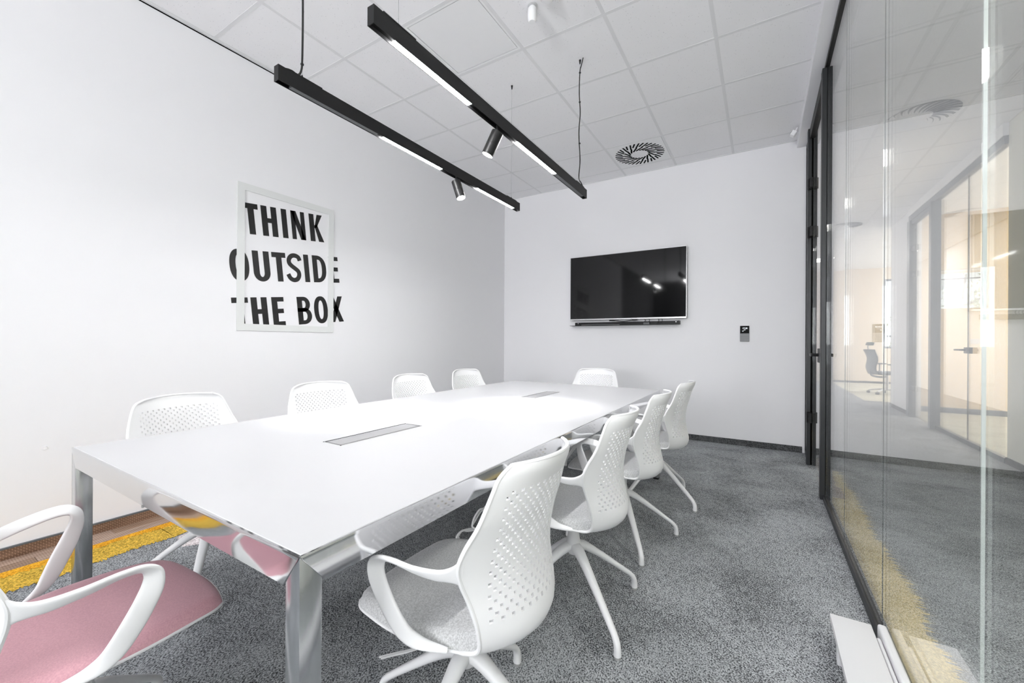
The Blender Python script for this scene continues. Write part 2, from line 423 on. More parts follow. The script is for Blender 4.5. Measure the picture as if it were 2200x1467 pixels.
bb = obj('baseboard_back', BX(XW + 0.012, XG - 0.04, YB - 0.012, YB, 0.0, 0.064), 'carpet_side'); bb['kind'] = 'structure'
bl = obj('baseboard_left', BX(XW, XW + 0.012, YR, YB - 0.012, 0.0, 0.058), 'vinyl1'); bl['kind'] = 'structure'
obj('top_edge', BX(XW, XW + 0.014, YR, YB - 0.012, 0.058, 0.066), 'anth2', bl)
# round blank cap on the left wall
bm = bmesh.new(); cyl(bm, (XW, 0.569, 0.545), (XW + 0.004, 0.569, 0.545), 0.010, 0.009, 20)
obj('wall_plug', bm, 'wall', wl_left, True, label='small round painted plug')

# ------------------------------------------------------------------ ceiling: grid of tiles
ceil = obj('ceiling', BX(XW - 0.12, 6.0, YR - 0.12, YE + 0.12, HC + 0.03, HC + 0.12), 'smooth'); props(ceil, 'suspended ceiling of square acoustic tiles', None, None, 'structure')
T = 0.6
X0, Y0 = -2.6795, 1.3511
colx = [X0 + T * i for i in range(-1, 6)]        # -3.2795 .. 0.3205
rowy = [Y0 + T * i for i in range(-10, 7)]        # -4.649 .. 4.951
tile_me = mesh_of('acoustic_tile', BX(-T / 2 + 0.004, T / 2 - 0.004, -T / 2 + 0.004, T / 2 - 0.004, 0, 0.014), 'tile')
cut_me = mesh_of('acoustic_tile_cut', BX(-T / 2 + 0.004, T / 2 - 0.004, -0.11, 0.11, 0, 0.014), 'tile')
TZ = HC + 0.0008
for i in range(6):
    for j in range(16):
        cx, cy = (colx[i] + colx[i + 1]) / 2, (rowy[j] + rowy[j + 1]) / 2
        if (i, j) in ((2, 11), (3, 15)): continue
        link_mesh('ceiling_tile', tile_me, ceil, (cx, cy, TZ))
    link_mesh('ceiling_tile', cut_me, ceil, ((colx[i] + colx[i + 1]) / 2, rowy[-1] + 0.1145, TZ))
# flush smooth access panel
px0, px1, py0, py1 = colx[2], colx[3], rowy[11], rowy[12]
ap = obj('access_panel', BX(px0 + 0.03, px1 - 0.03, py0 + 0.03, py1 - 0.03, HC + 0.001, HC + 0.012, 0.001, 1), 'smooth', ceil, label='smooth unspeckled square panel')
bm = bmesh.new(); box(bm, px0 + 0.012, px0 + 0.026, py0 + 0.012, py1 - 0.012, HC, HC + 0.01); box(bm, px1 - 0.026, px1 - 0.012, py0 + 0.012, py1 - 0.012, HC, HC + 0.01)
box(bm, px0 + 0.026, px1 - 0.026, py0 + 0.012, py0 + 0.026, HC, HC + 0.01); box(bm, px0 + 0.026, px1 - 0.026, py1 - 0.026, py1 - 0.012, HC, HC + 0.01)
obj('panel_frame', bm, 'smooth', ap)
for x in colx:
    obj('grid_bar', BX(x - 0.012, x + 0.012, YR, YB, HC - 0.0005, HC + 0.012), 'grid', ceil)
for y in rowy:
    for i in range(6):
        obj('grid_bar', BX(colx[i] + 0.012, colx[i + 1] - 0.012, y - 0.012, y + 0.012, HC - 0.0003, HC + 0.012), 'grid', ceil)
obj('edge_angle', BX(XW, XW + 0.02, YR, YB, HC - 0.004, HC + 0.012), 'grid', ceil)
obj('shade_strip', BX(XW, XW + 0.003, YR, YB, HC - 0.011, HC - 0.004), 'groove', ceil, label='thin black strip painted in as shade where the long wall meets the ceiling')  # black strip stands in for the shade along the ceiling edge
obj('edge_angle', BX(XW, 0.31, YB - 0.018, YB, HC - 0.003, HC + 0.012), 'grid', ceil)
# soffit above the glass
so = obj('trim_1', BX(0.305, 0.50, YR, YB, 3.168, HC + 0.03, 0.004), 'wall'); props(so, 'white bulkhead along the top of the glass wall', None, None, 'structure')
# corridor ceiling
ccol = [0.50, 0.95, 1.55, 2.0]
crow = [4.9 + T * i for i in range(-16, 18)]
def tile_mesh(w, d): return mesh_of('acoustic_tile_edge', BX(-w / 2 + 0.004, w / 2 - 0.004, -d / 2 + 0.004, d / 2 - 0.004, 0, 0.014), 'tile')
side_me = tile_mesh(0.45, T)
crid_vents = [(1.25, 5.2), (1.25, 9.4)]
panel_pos = [(1.25, 1.0), (1.25, 13.0), (1.25, -2.0)]
for j in range(len(crow) - 1):
    cy = (crow[j] + crow[j + 1]) / 2
    for i in range(3):
        cx = (ccol[i] + ccol[i + 1]) / 2
        if any(abs(cx - v[0]) < 0.1 and abs(cy - v[1]) < 0.1 for v in crid_vents + panel_pos): continue
        link_mesh('ceiling_tile', tile_me if i == 1 else side_me, ceil, (cx, cy, TZ))
for x in (0.95, 1.55):
    obj('grid_bar', BX(x - 0.012, x + 0.012, crow[0], YE, HC - 0.0005, HC + 0.012), 'grid', ceil)
for y in crow:
    obj('grid_bar', BX(0.50, XC2, y - 0.012, y + 0.012, HC - 0.0003, HC + 0.012), 'grid', ceil)

# ------------------------------------------------------------------ glass wall (right side)
wr = structure('wall_right', 'frameless glass partition with anthracite tracks and posts')
joints = [3.70, 2.948, 2.095, 1.263, 0.43, -0.40, -1.25, -2.1, -2.95, -3.8, -4.4, YR]
for a, b_ in zip(joints, joints[1:]):
    obj('glass_pane', BX(XG - 0.005, XG + 0.005, b_ + 0.0016, a - 0.0016, 0.03, 3.15), 'glass', wr)
for y in joints[1:-1]:
    w_ = 0.0016 if y > 1.5 else 0.0012
    obj('glass_joint', BX(XG - (0.0013 if y > 1.5 else 0.0030), XG + (0.0013 if y > 1.5 else 0.0030), y - w_, y + w_, 0.03, 3.15), 'glass_edge' if y > 1.5 else 'glass_edge2', wr)
bm = bmesh.new()
box(bm, XG - 0.020, XG - 0.006, YR, 3.72, 0, 0.036, 0.002, 1); box(bm, XG + 0.006, XG + 0.020, YR, 3.72, 0, 0.036, 0.002, 1); box(bm, XG - 0.006, XG + 0.006, YR, 3.72, 0, 0.028)
obj('bottom_track', bm, 'anth', wr)
bm = bmesh.new(); box(bm, XG - 0.018, XG + 0.018, YR, YB, 3.135, 3.168)
obj('top_track', bm, 'black', wr)
def post(y, parent, x0=0.368, x1=0.438, d=0.075, z0=0.0, z1=3.135):
    bm = bmesh.new(); xm = (x0 + x1) / 2
    box(bm, x0, xm - 0.006, y, y + d, z0, z1, 0.002, 1); box(bm, xm + 0.006, x1, y, y + d, z0, z1, 0.002, 1)
    p = obj('post', bm, 'anth', parent)
    obj('post_groove', BX(xm - 0.006, xm + 0.006, y + 0.012, y + d - 0.004, z0, z1), 'groove', p)
    return p
post(3.705, wr)
post(4.69, wr, 0.362, 0.432)
obj('glass_pane', BX(XG - 0.005, XG + 0.005, 4.77, 5.15, 0.03, 3.13), 'glass', wr)
obj('wall_channel', BX(XG - 0.018, XG + 0.018, 5.15, YB, 0.0, 3.135), 'black', wr)
obj('bottom_track', BX(XG - 0.018, XG + 0.018, 4.765, 5.15, 0, 0.034), 'anth', wr)
dr = structure('door_1', 'clear glass door with black fittings beside the end wall')
obj('door_header', BX(0.375, 0.432, 3.78, 4.69, 3.04, 3.135, 0.002, 1), 'black', dr)
obj('glass_leaf', BX(XG - 0.005, XG + 0.005, 3.80, 4.66, 0.015, 3.03), 'glass', dr)
for z in (2.606, 2.161, 0.451):
    bm = bmesh.new(); box(bm, 0.372, 0.392, 4.60, 4.69, z - 0.045, z + 0.045, 0.002, 1); cyl(bm, (0.366, 4.66, z - 0.05), (0.366, 4.66, z + 0.05), 0.009, seg=12)
    obj('hinge', bm, 'black', dr)
bm = bmesh.new()
box(bm, 0.376, 0.398, 3.86, 4.02, 0.985, 1.095, 0.003, 1)
cyl(bm, (0.376, 3.94, 1.045), (0.338, 3.94, 1.045), 0.012, seg=12)
box(bm, 0.328, 0.342, 3.93, 4.07, 1.033, 1.057, 0.004, 2)
obj('door_handle', bm, 'black', dr, True)

# ------------------------------------------------------------------ corridor and rooms beyond
def stc(name, bm, mat, label=None): return wall(name, bm, mat, label)
stc('wall_corridor_near', BX(XC2, XC2 + 0.12, YR, 5.78, 0, HC + 0.03), 'offwhite')
stc('wall_corridor_far', BX(XC2, XC2 + 0.12, 8.75, 9.9, 0, HC + 0.03), 'wall')
stc('wall_corridor_left', BX(XG - 0.05, XG + 0.06, YB + 0.12, YE, 0, HC + 0.03), 'wall')
bm = bmesh.new()
for a, b_, c, d in ((0.3, 2.94, 0, HC + 0.03), (3.62, 3.9, 0, HC + 0.03), (5.4, 5.9, 0, HC + 0.03), (2.94, 3.62, 0, 1.0), (2.94, 3.62, 2.95, HC + 0.03), (3.9, 5.4, 0, 1.2), (3.9, 5.4, 3.05, HC + 0.03)):
    box(bm, a, b_, YE, YE + 0.12, c, d)
stc('wall_office_end', bm, 'cream', 'cream end wall of the open office')
stc('wall_office_return', BX(1.55, 2.40, YE - 0.12, YE, 0, HC + 0.03), 'cream')
bm = bmesh.new()
box(bm, XG + 0.02, 0.55, YR - 0.12, YR, 0, HC + 0.03); box(bm, 1.95, 2.12, YR - 0.12, YR, 0, HC + 0.03); box(bm, 0.55, 1.95, YR - 0.12, YR, 0, 0.6); box(bm, 0.55, 1.95, YR - 0.12, YR, 2.9, HC + 0.03)
stc('wall_corridor_rear', bm, 'offwhite')
for nm, bm in (('baseboard_office', BX(2.40, 5.9, YE - 0.012, YE, 0, 0.06)), ('baseboard_return', BX(1.55, 2.40, YE - 0.132, YE - 0.12, 0, 0.06)),
               ('baseboard_corridor_near', BX(XC2 - 0.012, XC2, YR, 5.78, 0, 0.06)), ('baseboard_corridor_far', BX(XC2 - 0.012, XC2, 8.75, 9.9, 0, 0.06))):
    o = obj(nm, bm, 'carpet_side'); o['kind'] = 'structure'
# far office window strip at the end wall
w3 = structure('window_3', 'narrow tall window in the far cream wall')
obj('pane', BX(2.98, 3.58, YE + 0.05, YE + 0.056, 1.05, 2.90), 'glass', w3)
for a, b_, c, d in ((2.94, 2.98, 1.0, 2.95), (3.58, 3.62, 1.0, 2.95), (2.98, 3.58, 1.0, 1.05), (2.98, 3.58, 1.32, 1.37), (2.98, 3.58, 2.90, 2.95)):
    obj('frame_bar', BX(a, b_, YE + 0.02, YE + 0.08, c, d), 'anth2', w3)
w4 = structure('window_4', 'wide window in the far cream wall')
obj('pane', BX(3.94, 5.36, YE + 0.05, YE + 0.056, 1.24, 3.01), 'glass', w4)
for a, b_, c, d in ((3.90, 3.94, 1.2, 3.05), (5.36, 5.40, 1.2, 3.05), (3.94, 5.36, 1.2, 1.24), (3.94, 5.36, 3.01, 3.05)):
    obj('frame_bar', BX(a, b_, YE + 0.02, YE + 0.08, c, d), 'tan', w4)

# meeting room across the corridor
gf = structure('wall_glass_far', 'glass front of the room across the corridor with grey posts')
for a, b_ in ((5.80, 6.65), (6.656, 7.60)):
    obj('glass_pane', BX(XC2 - 0.005, XC2 + 0.005, a, b_, 0.05, 3.05), 'glass', gf)
obj('glass_joint', BX(XC2 - 0.006, XC2 + 0.006, 6.65, 6.656, 0.05, 3.05), 'glass_edge', gf)
obj('top_rail', BX(XC2 - 0.03, XC2 + 0.03, 5.78, 8.75, 3.05, 3.13), 'anth2', gf)
obj('bottom_rail', BX(XC2 - 0.02, XC2 + 0.02, 5.78, 7.60, 0, 0.05), 'anth2', gf)
obj('post', BX(1.93, 2.03, 7.60, 7.68, 0, 3.05, 0.003, 1), 'anth2', gf)
obj('post', BX(1.95, 2.03, 8.62, 8.75, 0, 3.05, 0.003, 1), 'anth2', gf)
obj('bulkhead', BX(XC2 - 0.04, XC2 + 0.12, 5.78, 8.75, 3.13, HC + 0.03), 'wall', gf)
dr2 = structure('door_2', 'glass door of the room across the corridor')
obj('glass_leaf', BX(XC2 - 0.005, XC2 + 0.005, 7.70, 8.60, 0.02, 2.98), 'glass', dr2)
obj('door_header', BX(XC2 - 0.025, XC2 + 0.025, 7.68, 8.62, 2.98, 3.05), 'anth2', dr2)
for z in (2.60, 2.20, 0.45):
    obj('hinge', BX(1.972, 1.99, 8.45, 8.62, z - 0.04, z + 0.04, 0.003, 1), 'anth2', dr2)
bm = bmesh.new(); box(bm, 1.965, 1.99, 6.50, 6.66, 1.03, 1.10, 0.003, 1); cyl(bm, (1.965, 6.62, 1.07), (1.93, 6.62, 1.07), 0.012, seg=10); box(bm, 1.918, 1.932, 6.62, 6.78, 1.06, 1.08, 0.003, 1)
obj('door_handle', bm, 'anth2', dr2, True)
# its back wall; the added window stands in for a reflection
bm = bmesh.new(); wa, wb, wc, wd = 2.42, 3.065, 1.72, 2.36
box(bm, XC2 + 0.12, wa, 9.47, 9.59, 0, HC + 0.03); box(bm, wb, 5.6, 9.47, 9.59, 0, HC + 0.03)
box(bm, wa, wb, 9.47, 9.59, 0, wc); box(bm, wa, wb, 9.47, 9.59, wd, HC + 0.03)
stc('wall_meeting_back', bm, 'tan', 'tan wall seen through two layers of glass, with an added small window')
w2 = structure('reflection_window', 'small window added in the tan wall, standing in for a reflection of trees')
obj('pane', BX(wa, wb, 9.53, 9.536, wc, wd), 'glass', w2)
obj('transom', BX(wa, wb, 9.515, 9.55, 2.20, 2.215), 'anth2', w2)
o = obj('baseboard_meeting', BX(XC2 + 0.12, 5.6, 9.455, 9.47, 0, 0.09), 'carpet_side'); o['kind'] = 'structure'
bm = bmesh.new(); box(bm, 5.5, 5.62, 5.7, 6.3, 0, HC + 0.03); box(bm, 5.5, 5.62, 8.9, 9.47, 0, HC + 0.03); box(bm, 5.5, 5.62, 6.3, 8.9, 0, 1.0); box(bm, 5.5, 5.62, 6.3, 8.9, 2.8, HC + 0.03)
stc('wall_meeting_side', bm, 'cream')  # its side opening is added for the fill light
stc('wall_meeting_front', BX(XC2 + 0.12, 5.6, 5.66, 5.78, 0, HC + 0.03), 'cream')
bm = BX(2.87, 2.98, 9.458, 9.47, 1.14, 1.22, 0.003, 1)
props(obj('light_switch', bm, 'cream_sw'), 'cream double light switch on the tan wall of the far room', 'light switch')

# ------------------------------------------------------------------ added fill light panels in the corridor and beyond
pm = mesh_of('panel_frame', BX(-0.296, 0.296, -0.296, 0.296, 0, 0.012), 'white_metal')
dm = mesh_of('panel_diffuser', BX(-0.275, 0.275, -0.275, 0.275, -0.001, 0.004), 'fill_led')
for x, y, lab in ((1.25, -2.0, 'added fill light panel near the rear end of the corridor'), (1.25, 1.0, 'added fill light panel in the corridor beside the meeting room'), (1.25, 13.0, 'added fill light panel at the far end of the corridor'),
                  (3.3, 12.0, 'added fill light panel in the open office'), (3.0, 7.0, 'added fill light panel in the room across the corridor'), (4.3, 8.6, 'second added fill light panel in the room across the corridor')):
    t = thing('fill_panel', lab, 'ceiling light', (x, y, HC + 0.002))
    link_mesh('light_frame', pm, t); link_mesh('diffuser', dm, t)

# ------------------------------------------------------------------ air vents
def vent_ring(name, label, x, y):
    t = thing(name, label, 'air vent', (x, y, HC))
    obj('plate', BX(-0.286, 0.286, -0.286, 0.286, -0.002, 0.012), 'smooth', t)
    outer = []; 
    for ring, (r0, r1, nb, w, sl, ph) in enumerate(((0.165, 0.262, 36, 0.0165, 0.25, 0.0), (0.085, 0.168, 18, 0.018, 0.55, 0.17))):
        for i in range(nb):
            a = 2 * PI * i / nb + ph
            rr0 = r0
            if ring == 0 and i % 2 == 1: rr0 = 0.185
            d = Vector((math.cos(a), math.sin(a), 0)); tt = Vector((-d.y, d.x, 0))
            p0 = d * rr0 - tt * sl * 0.10; p1 = d * r1 + tt * sl * 0.05
            if ring == 1: p0 = d * r0 - tt * 0.045; p1 = d * r1 + tt * 0.012
            dd = (p1 - p0).normalized(); nn = Vector((-dd.y, dd.x, 0)) * w / 2
            bm = bmesh.new()
            v = [bm.verts.new((q.x, q.y, z)) for z in (-0.0035, -0.0015) for q in (p0 - nn, p0 + nn, p1 + nn, p1 - nn)]
            bm.faces.new(v[0:4]); bm.faces.new(v[4:8][::-1])
            for k in range(4): bm.faces.new((v[k], v[4 + k], v[4 + (k + 1) % 4], v[(k + 1) % 4]))
            obj('slot', bm, 'groove', t)
    return t
vent_ring('ceiling_vent', 'square ceiling vent with a ring of black radial slots above the television', -1.1795, 4.651)
def vent_swirl(label, x, y):
    t = thing('ceiling_vent', label, 'air vent', (x, y, HC), group='swirl vents in the corridor ceiling')
    obj('plate', BX(-0.286, 0.286, -0.286, 0.286, -0.001, 0.012), 'smooth', t)
    bm = bmesh.new(); lathe(bm, [(0.262, -0.0025), (0.262, -0.0012)], 48)
    obj('opening', bm, 'anth2', t)
    bm0 = bmesh.new()
    # curved tilted vane
    rows = []
    for k in range(6):
        r = 0.075 + (0.262 - 0.075) * k / 5; a = 0.5 * (k / 5) ** 1.2
        w = 0.018 + 0.016 * k / 5
        c, s = math.cos(a), math.sin(a)
        rows.append([bm0.verts.new((r * c + s * w, r * s - c * w, -0.016)), bm0.verts.new((r * c - s * w * 0.4, r * s + c * w * 0.4, -0.003))])
    for p, q in zip(rows, rows[1:]): bm0.faces.new((p[0], p[1], q[1], q[0]))
    vm = mesh_of('vane', bm0, 'smooth', True)
    for i in range(24): link_mesh('vane', vm, t, (0, 0, 0), 2 * PI * i / 24)
    bm = bmesh.new(); lathe(bm, [(0.02, -0.02), (0.075, -0.014), (0.08, -0.002)], 24); obj('hub', bm, 'smooth', t, True)
    return t
vent_swirl('round swirl vent in the corridor ceiling, the nearer one', 1.25, 5.2)
vent_swirl('round swirl vent in the corridor ceiling, the farther one', 1.25, 9.4)

# ------------------------------------------------------------------ small ceiling devices
t = thing('motion_sensor', 'small white capsule sensor hanging from the ceiling beside the smoke detector', 'sensor', (-1.24, 2.25, HC))
bm = bmesh.new(); lathe(bm, [(0.020, -0.105), (0.026, -0.095), (0.028, -0.06), (0.026, -0.02), (0.020, -0.012)], 24); obj('capsule', bm, 'smooth', t, True)
bm = bmesh.new(); lathe(bm, [(0.012, -0.013), (0.012, -0.004), (0.03, -0.003), (0.03, 0)], 20); obj('mount', bm, 'grid', t, True)
t = thing('smoke_detector', 'round white smoke detector on the ceiling cut by the top edge of the photo', 'smoke detector', (-1.115, 2.21, HC))
bm = bmesh.new(); lathe(bm, [(0.018, -0.045), (0.035, -0.043), (0.048, -0.03), (0.052, -0.008), (0.052, 0)], 32); obj('housing', bm, 'smooth', t, True)
obj('indicator', BX(-0.003, 0.003, -0.046, -0.040, -0.036, -0.030), 'groove', t)
t = thing('corner_sensor', 'little white detector with a dark lens by the bulkhead near the end wall', 'sensor', (0.27, 4.87, HC))
bm = BX(-0.03, 0.012, -0.03, 0.03, -0.085, -0.035, 0.006); bmesh.ops.rotate(bm, cent=(0, 0, -0.05), matrix=Matrix.Rotation(R(35), 3, 'Y'), verts=bm.verts); obj('body', bm, 'smooth', t, True)
bm = BX(-0.034, -0.029, -0.016, 0.016, -0.075, -0.048); bmesh.ops.rotate(bm, cent=(0, 0, -0.05), matrix=Matrix.Rotation(R(35), 3, 'Y'), verts=bm.verts); obj('lens', bm, 'groove', t)
bm = bmesh.new(); cyl(bm, (0, 0, -0.04), (0.02, 0, 0), 0.006, seg=10); obj('bracket', bm, 'smooth', t)

# ------------------------------------------------------------------ wall lettering with its frame
ca, sa = math.cos(R(6.1)), math.sin(R(6.1))
sign = thing('wall_sign', 'white framed wall graphic with bold black words THINK OUTSIDE THE BOX', 'sign', (XW, 1.905, 1.206))
CAP = 0.231
def UV(u, v): return (u * ca - v * sa, u * sa + v * ca)     # -> (y, z)
class Glyph:
    def __init__(s): s.bm = bmesh.new()
    def quad(s, pts):
        vs = [s.bm.verts.new((XW + 0.0012, *UV(*p))) for p in pts]; s.bm.faces.new(vs)
    def rect(s, a, b, c, d): s.quad([(a, c), (b, c), (b, d), (a, d)])
    def ring(s, outer, inner, closed=True):
        o = [s.bm.verts.new((XW + 0.0012, *UV(*p))) for p in outer]; i = [s.bm.verts.new((XW + 0.0012, *UV(*p))) for p in inner]
        n_ = len(o)
        for k in range(n_ if closed else n_ - 1): s.bm.faces.new((o[k], o[(k + 1) % n_], i[(k + 1) % n_], i[k]))
    def stroke(s, path, w):
        P = [np.array(p) for p in path]; o = []; i = []
        for k in range(len(P)):
            t_ = P[min(k + 1, len(P) - 1)] - P[max(k - 1, 0)]; t_ = t_ / np.linalg.norm(t_); nn = np.array((-t_[1], t_[0])) * w / 2
            o.append(P[k] + nn); i.append(P[k] - nn)
        s.ring(o, i, False)
def sup(cx, cy, rx, ry, p, a0=0, a1=360, n_=48):
    out = []
    for k in range(n_ + 1):
        a = R(a0 + (a1 - a0) * k / n_); c_, s_ = math.cos(a), math.sin(a)
        out.append((cx + rx * math.copysign(abs(c_) ** (2 / p), c_), cy + ry * math.copysign(abs(s_) ** (2 / p), s_)))
    return out
def letter(ch, u0, u1, v0, st=0.045):
    g = Glyph(); v1 = v0 + CAP; vm = (v0 + v1) / 2; um = (u0 + u1) / 2; hb = 0.040
    if ch == 'T': g.rect(u0, u1, v1 - hb, v1); g.rect(um - st / 2, um + st / 2, v0, v1 - hb)
    elif ch == 'H': g.rect(u0, u0 + st, v0, v1); g.rect(u1 - st, u1, v0, v1); g.rect(u0 + st, u1 - st, vm - 0.012, vm + 0.024)
    elif ch == 'I': g.rect(u0, u1, v0, v1)
    elif ch == 'N':
        s2 = 0.036; g.rect(u0, u0 + s2, v0, v1); g.rect(u1 - s2, u1, v0, v1); g.quad([(u0 + 0.002, v1), (u0 + 0.045, v1), (u1 - 0.002, v0), (u1 - 0.045, v0)])
    elif ch == 'K':
        g.rect(u0, u0 + st, v0, v1); g.quad([(u1 - 0.052, v1), (u1 - 0.002, v1), (u0 + st + 0.018, vm + 0.0), (u0 + st - 0.001, vm - 0.002)])
        g.quad([(u0 + st - 0.001, vm + 0.02), (u0 + st + 0.024, vm + 0.032), (u1, v0), (u1 - 0.05, v0)])
    elif ch == 'X':
        g.quad([(u0, v1), (u0 + 0.048, v1), (u1, v0), (u1 - 0.048, v0)]); g.quad([(u1 - 0.048, v1), (u1, v1), (u0 + 0.048, v0), (u0, v0)])
    elif ch == 'E': g.rect(u0, u0 + st, v0, v1); g.rect(u0 + st, u1, v1 - 0.036, v1); g.rect(u0 + st, u1 - 0.006, vm - 0.014, vm + 0.022); g.rect(u0 + st, u1, v0, v0 + 0.036)
    elif ch == 'O':
        g.ring(sup(um, vm, (u1 - u0) / 2, CAP / 2 + 0.003, 2.3), sup(um, vm, (u1 - u0) / 2 - st * 0.93, CAP / 2 - 0.034, 2.2))
    elif ch == 'U':
        rx = (u1 - u0 - st) / 2; path = [(u0 + st / 2, v1)] + [(um - rx * math.cos(R(a)), v0 + 0.06 - 0.042 * math.sin(R(a))) for a in range(0, 181, 12)] + [(u1 - st / 2, v1)]
        rx_o = (u1 - u0) / 2; rx_i = rx_o - st
        o_ = [(u0, v1)] + [(um - rx_o * math.cos(R(a)), v0 + 0.066 - 0.069 * math.sin(R(a))) for a in range(0, 181, 10)] + [(u1, v1)]
        i_ = [(u0 + st, v1)] + [(um - rx_i * math.cos(R(a)), v0 + 0.066 - 0.034 * math.sin(R(a))) for a in range(0, 181, 10)] + [(u1 - st, v1)]
        g.ring(o_, i_, False)
    elif ch == 'S':
        P = [(0.93, 0.76), (0.84, 0.88), (0.62, 0.935), (0.38, 0.91), (0.21, 0.80), (0.20, 0.67), (0.34, 0.57), (0.58, 0.47), (0.77, 0.37), (0.80, 0.23), (0.66, 0.10), (0.42, 0.065), (0.20, 0.13), (0.07, 0.27)]
        P = catmull([(u0 + (u1 - u0) * a, v0 + CAP * b_) for a, b_ in P], 5)
        g.stroke(P, 0.036)
    elif ch == 'D':
        def dpath(x0, x1, y0, y1, k): return [(x0, y0)] + [(x0 + (x1 - x0) * k + (x1 - x0) * (1 - k) * math.cos(R(a)), (y0 + y1) / 2 + (y1 - y0) / 2 * math.copysign(abs(math.sin(R(a))) ** 0.8, math.sin(R(a)))) for a in range(-90, 91, 10)] + [(x0, y1)]
        g.ring(dpath(u0, u1, v0, v1, 0.35), dpath(u0 + st, u1 - st * 0.93, v0 + 0.035, v1 - 0.035, 0.2))
    elif ch == 'B':
        def dpath(x0, x1, y0, y1, k): return [(x0, y0)] + [(x0 + (x1 - x0) * k + (x1 - x0) * (1 - k) * math.cos(R(a)), (y0 + y1) / 2 + (y1 - y0) / 2 * math.sin(R(a))) for a in range(-90, 91, 12)] + [(x0, y1)]
        g.ring(dpath(u0, u1, v0, vm + 0.022, 0.45), dpath(u0 + st, u1 - 0.042, v0 + 0.033, vm - 0.010, 0.4))
        g.ring(dpath(u0, u1 - 0.010, vm - 0.010, v1, 0.5), dpath(u0 + st, u1 - 0.050, vm + 0.021, v1 - 0.033, 0.4))
    bmesh.ops.translate(g.bm, vec=-Vector((XW, 1.905, 1.206)), verts=g.bm.verts)
    # face the room
    g.bm.normal_update()
    for f in g.bm.faces:
        if f.normal.x < 0: f.normal_flip()
    obj('letter', g.bm, 'ink', sign)
V1, V2, V3 = 1.756, 1.404, 1.049
for ch, a, b_, v in (('T', 1.765, 1.871, V1), ('H', 1.893, 2.012, V1), ('I', 2.049, 2.093, V1), ('N', 2.128, 2.246, V1), ('K', 2.287, 2.414, V1),
                     ('O', 1.631, 1.766, V2), ('U', 1.794, 1.919, V2), ('T', 1.939, 2.050, V2), ('S', 2.052, 2.178, V2), ('I', 2.203, 2.247, V2), ('D', 2.281, 2.408, V2), ('E', 2.437, 2.532, V2),
                     ('T', 1.616, 1.730, V3), ('H', 1.749, 1.868, V3), ('E', 1.903, 2.000, V3), ('B', 2.110, 2.234, V3), ('O', 2.258, 2.388, V3), ('X', 2.405, 2.543, V3)):
    letter(ch, a, b_, v)
fy0, fy1, fz0, fz1, fb = 1.508, 2.303, 1.206, 2.309, 0.052
bm = bmesh.new()
for a, b_, c, d in ((fy0, fy0 + fb, fz0, fz1), (fy1 - fb, fy1, fz0, fz1), (fy0 + fb, fy1 - fb, fz0, fz0 + fb), (fy0 + fb, fy1 - fb, fz1 - fb, fz1)):
    box(bm, XW + 0.0016, XW + 0.007, a, b_, c, d)
obj('border', bm, 'frost', sign, world=True, label='translucent white border covering parts of the letters')

# ------------------------------------------------------------------ television
tv = thing('television', 'wall-mounted flat screen television with a slim silver bezel', 'television', (-1.475, 5.105, 1.42))
obj('housing', BX(-0.727, 0.727, 0.006, 0.035, 0.0, 0.842, 0.003, 1), 'black', tv)
obj('screen', BX(-0.722, 0.722, 0.0, 0.007, 0.022, 0.838), 'screen', tv)
bm = bmesh.new(); box(bm, -0.728, 0.728, -0.003, 0.03, 0.0, 0.020, 0.003, 1); box(bm, -0.728, -0.724, -0.001, 0.03, 0.02, 0.842); box(bm, 0.724, 0.728, -0.001, 0.03, 0.02, 0.842); box(bm, -0.728, 0.728, -0.001, 0.03, 0.838, 0.843)
obj('bezel', bm, 'silver', tv)
obj('wall_mount', BX(-0.40, 0.40, 0.035, 0.074, 0.15, 0.65), 'black', tv)
for x in (-0.19, 0.10): obj('lower_tab', BX(x, x + 0.06, -0.001, 0.02, -0.015, 0.0), 'black', tv)
sh = thing('media_shelf', 'narrow black shelf with cables under the television', 'shelf', (-1.49, 5.10, 1.352))
bm = bmesh.new(); box(bm, -0.705, 0.655, -0.03, 0.078, -0.004, 0.0); obj('shelf_board', bm, 'black', sh)
obj('back_panel', BX(-0.665, 0.665, 0.06, 0.078, 0.0, 0.042), 'black', sh)
obj('end_lip', BX(0.650, 0.665, 0.0, 0.078, -0.002, 0.042), 'black', sh)
for x in (-0.62, 0.62):
    bm = bmesh.new(); cyl(bm, (x, 0.058, 0.03), (x, 0.061, 0.03), 0.005, seg=12)
    obj('screw', bm, 'silver', sh)
bm = bmesh.new(); tube(bm, [(-0.56, 0.03, 0.008), (-0.45, 0.02, 0.010), (-0.33, 0.03, 0.012), (-0.2, 0.035, 0.010), (-0.05, 0.03, 0.006)], 0.004); obj('cable', bm, 'steel', sh, True)
bm = bmesh.new(); tube(bm, [(-0.14, 0.045, 0.066), (-0.08, 0.03, 0.053), (0.0, 0.025, 0.045), (0.07, 0.03, 0.053), (0.13, 0.045, 0.066)], 0.004); obj('cable', bm, 'rubber', sh, True)
for x in (0.26, 0.31, 0.42, 0.46):
    bm = bmesh.new(); tube(bm, [(x, 0.045, 0.067), (x + 0.01, 0.03, 0.05), (x - 0.01, 0.03, 0.02)], 0.003); obj('cable', bm, 'rubber', sh, True)
bx = obj('media_box', BX(-0.035, 0.035, -0.02, 0.03, 0.0, 0.026, 0.004), 'grey_mod'); bx.location = (-1.20, 5.115, 1.3525)
props(bx, 'tiny grey box sitting on the shelf under the television', 'media box')

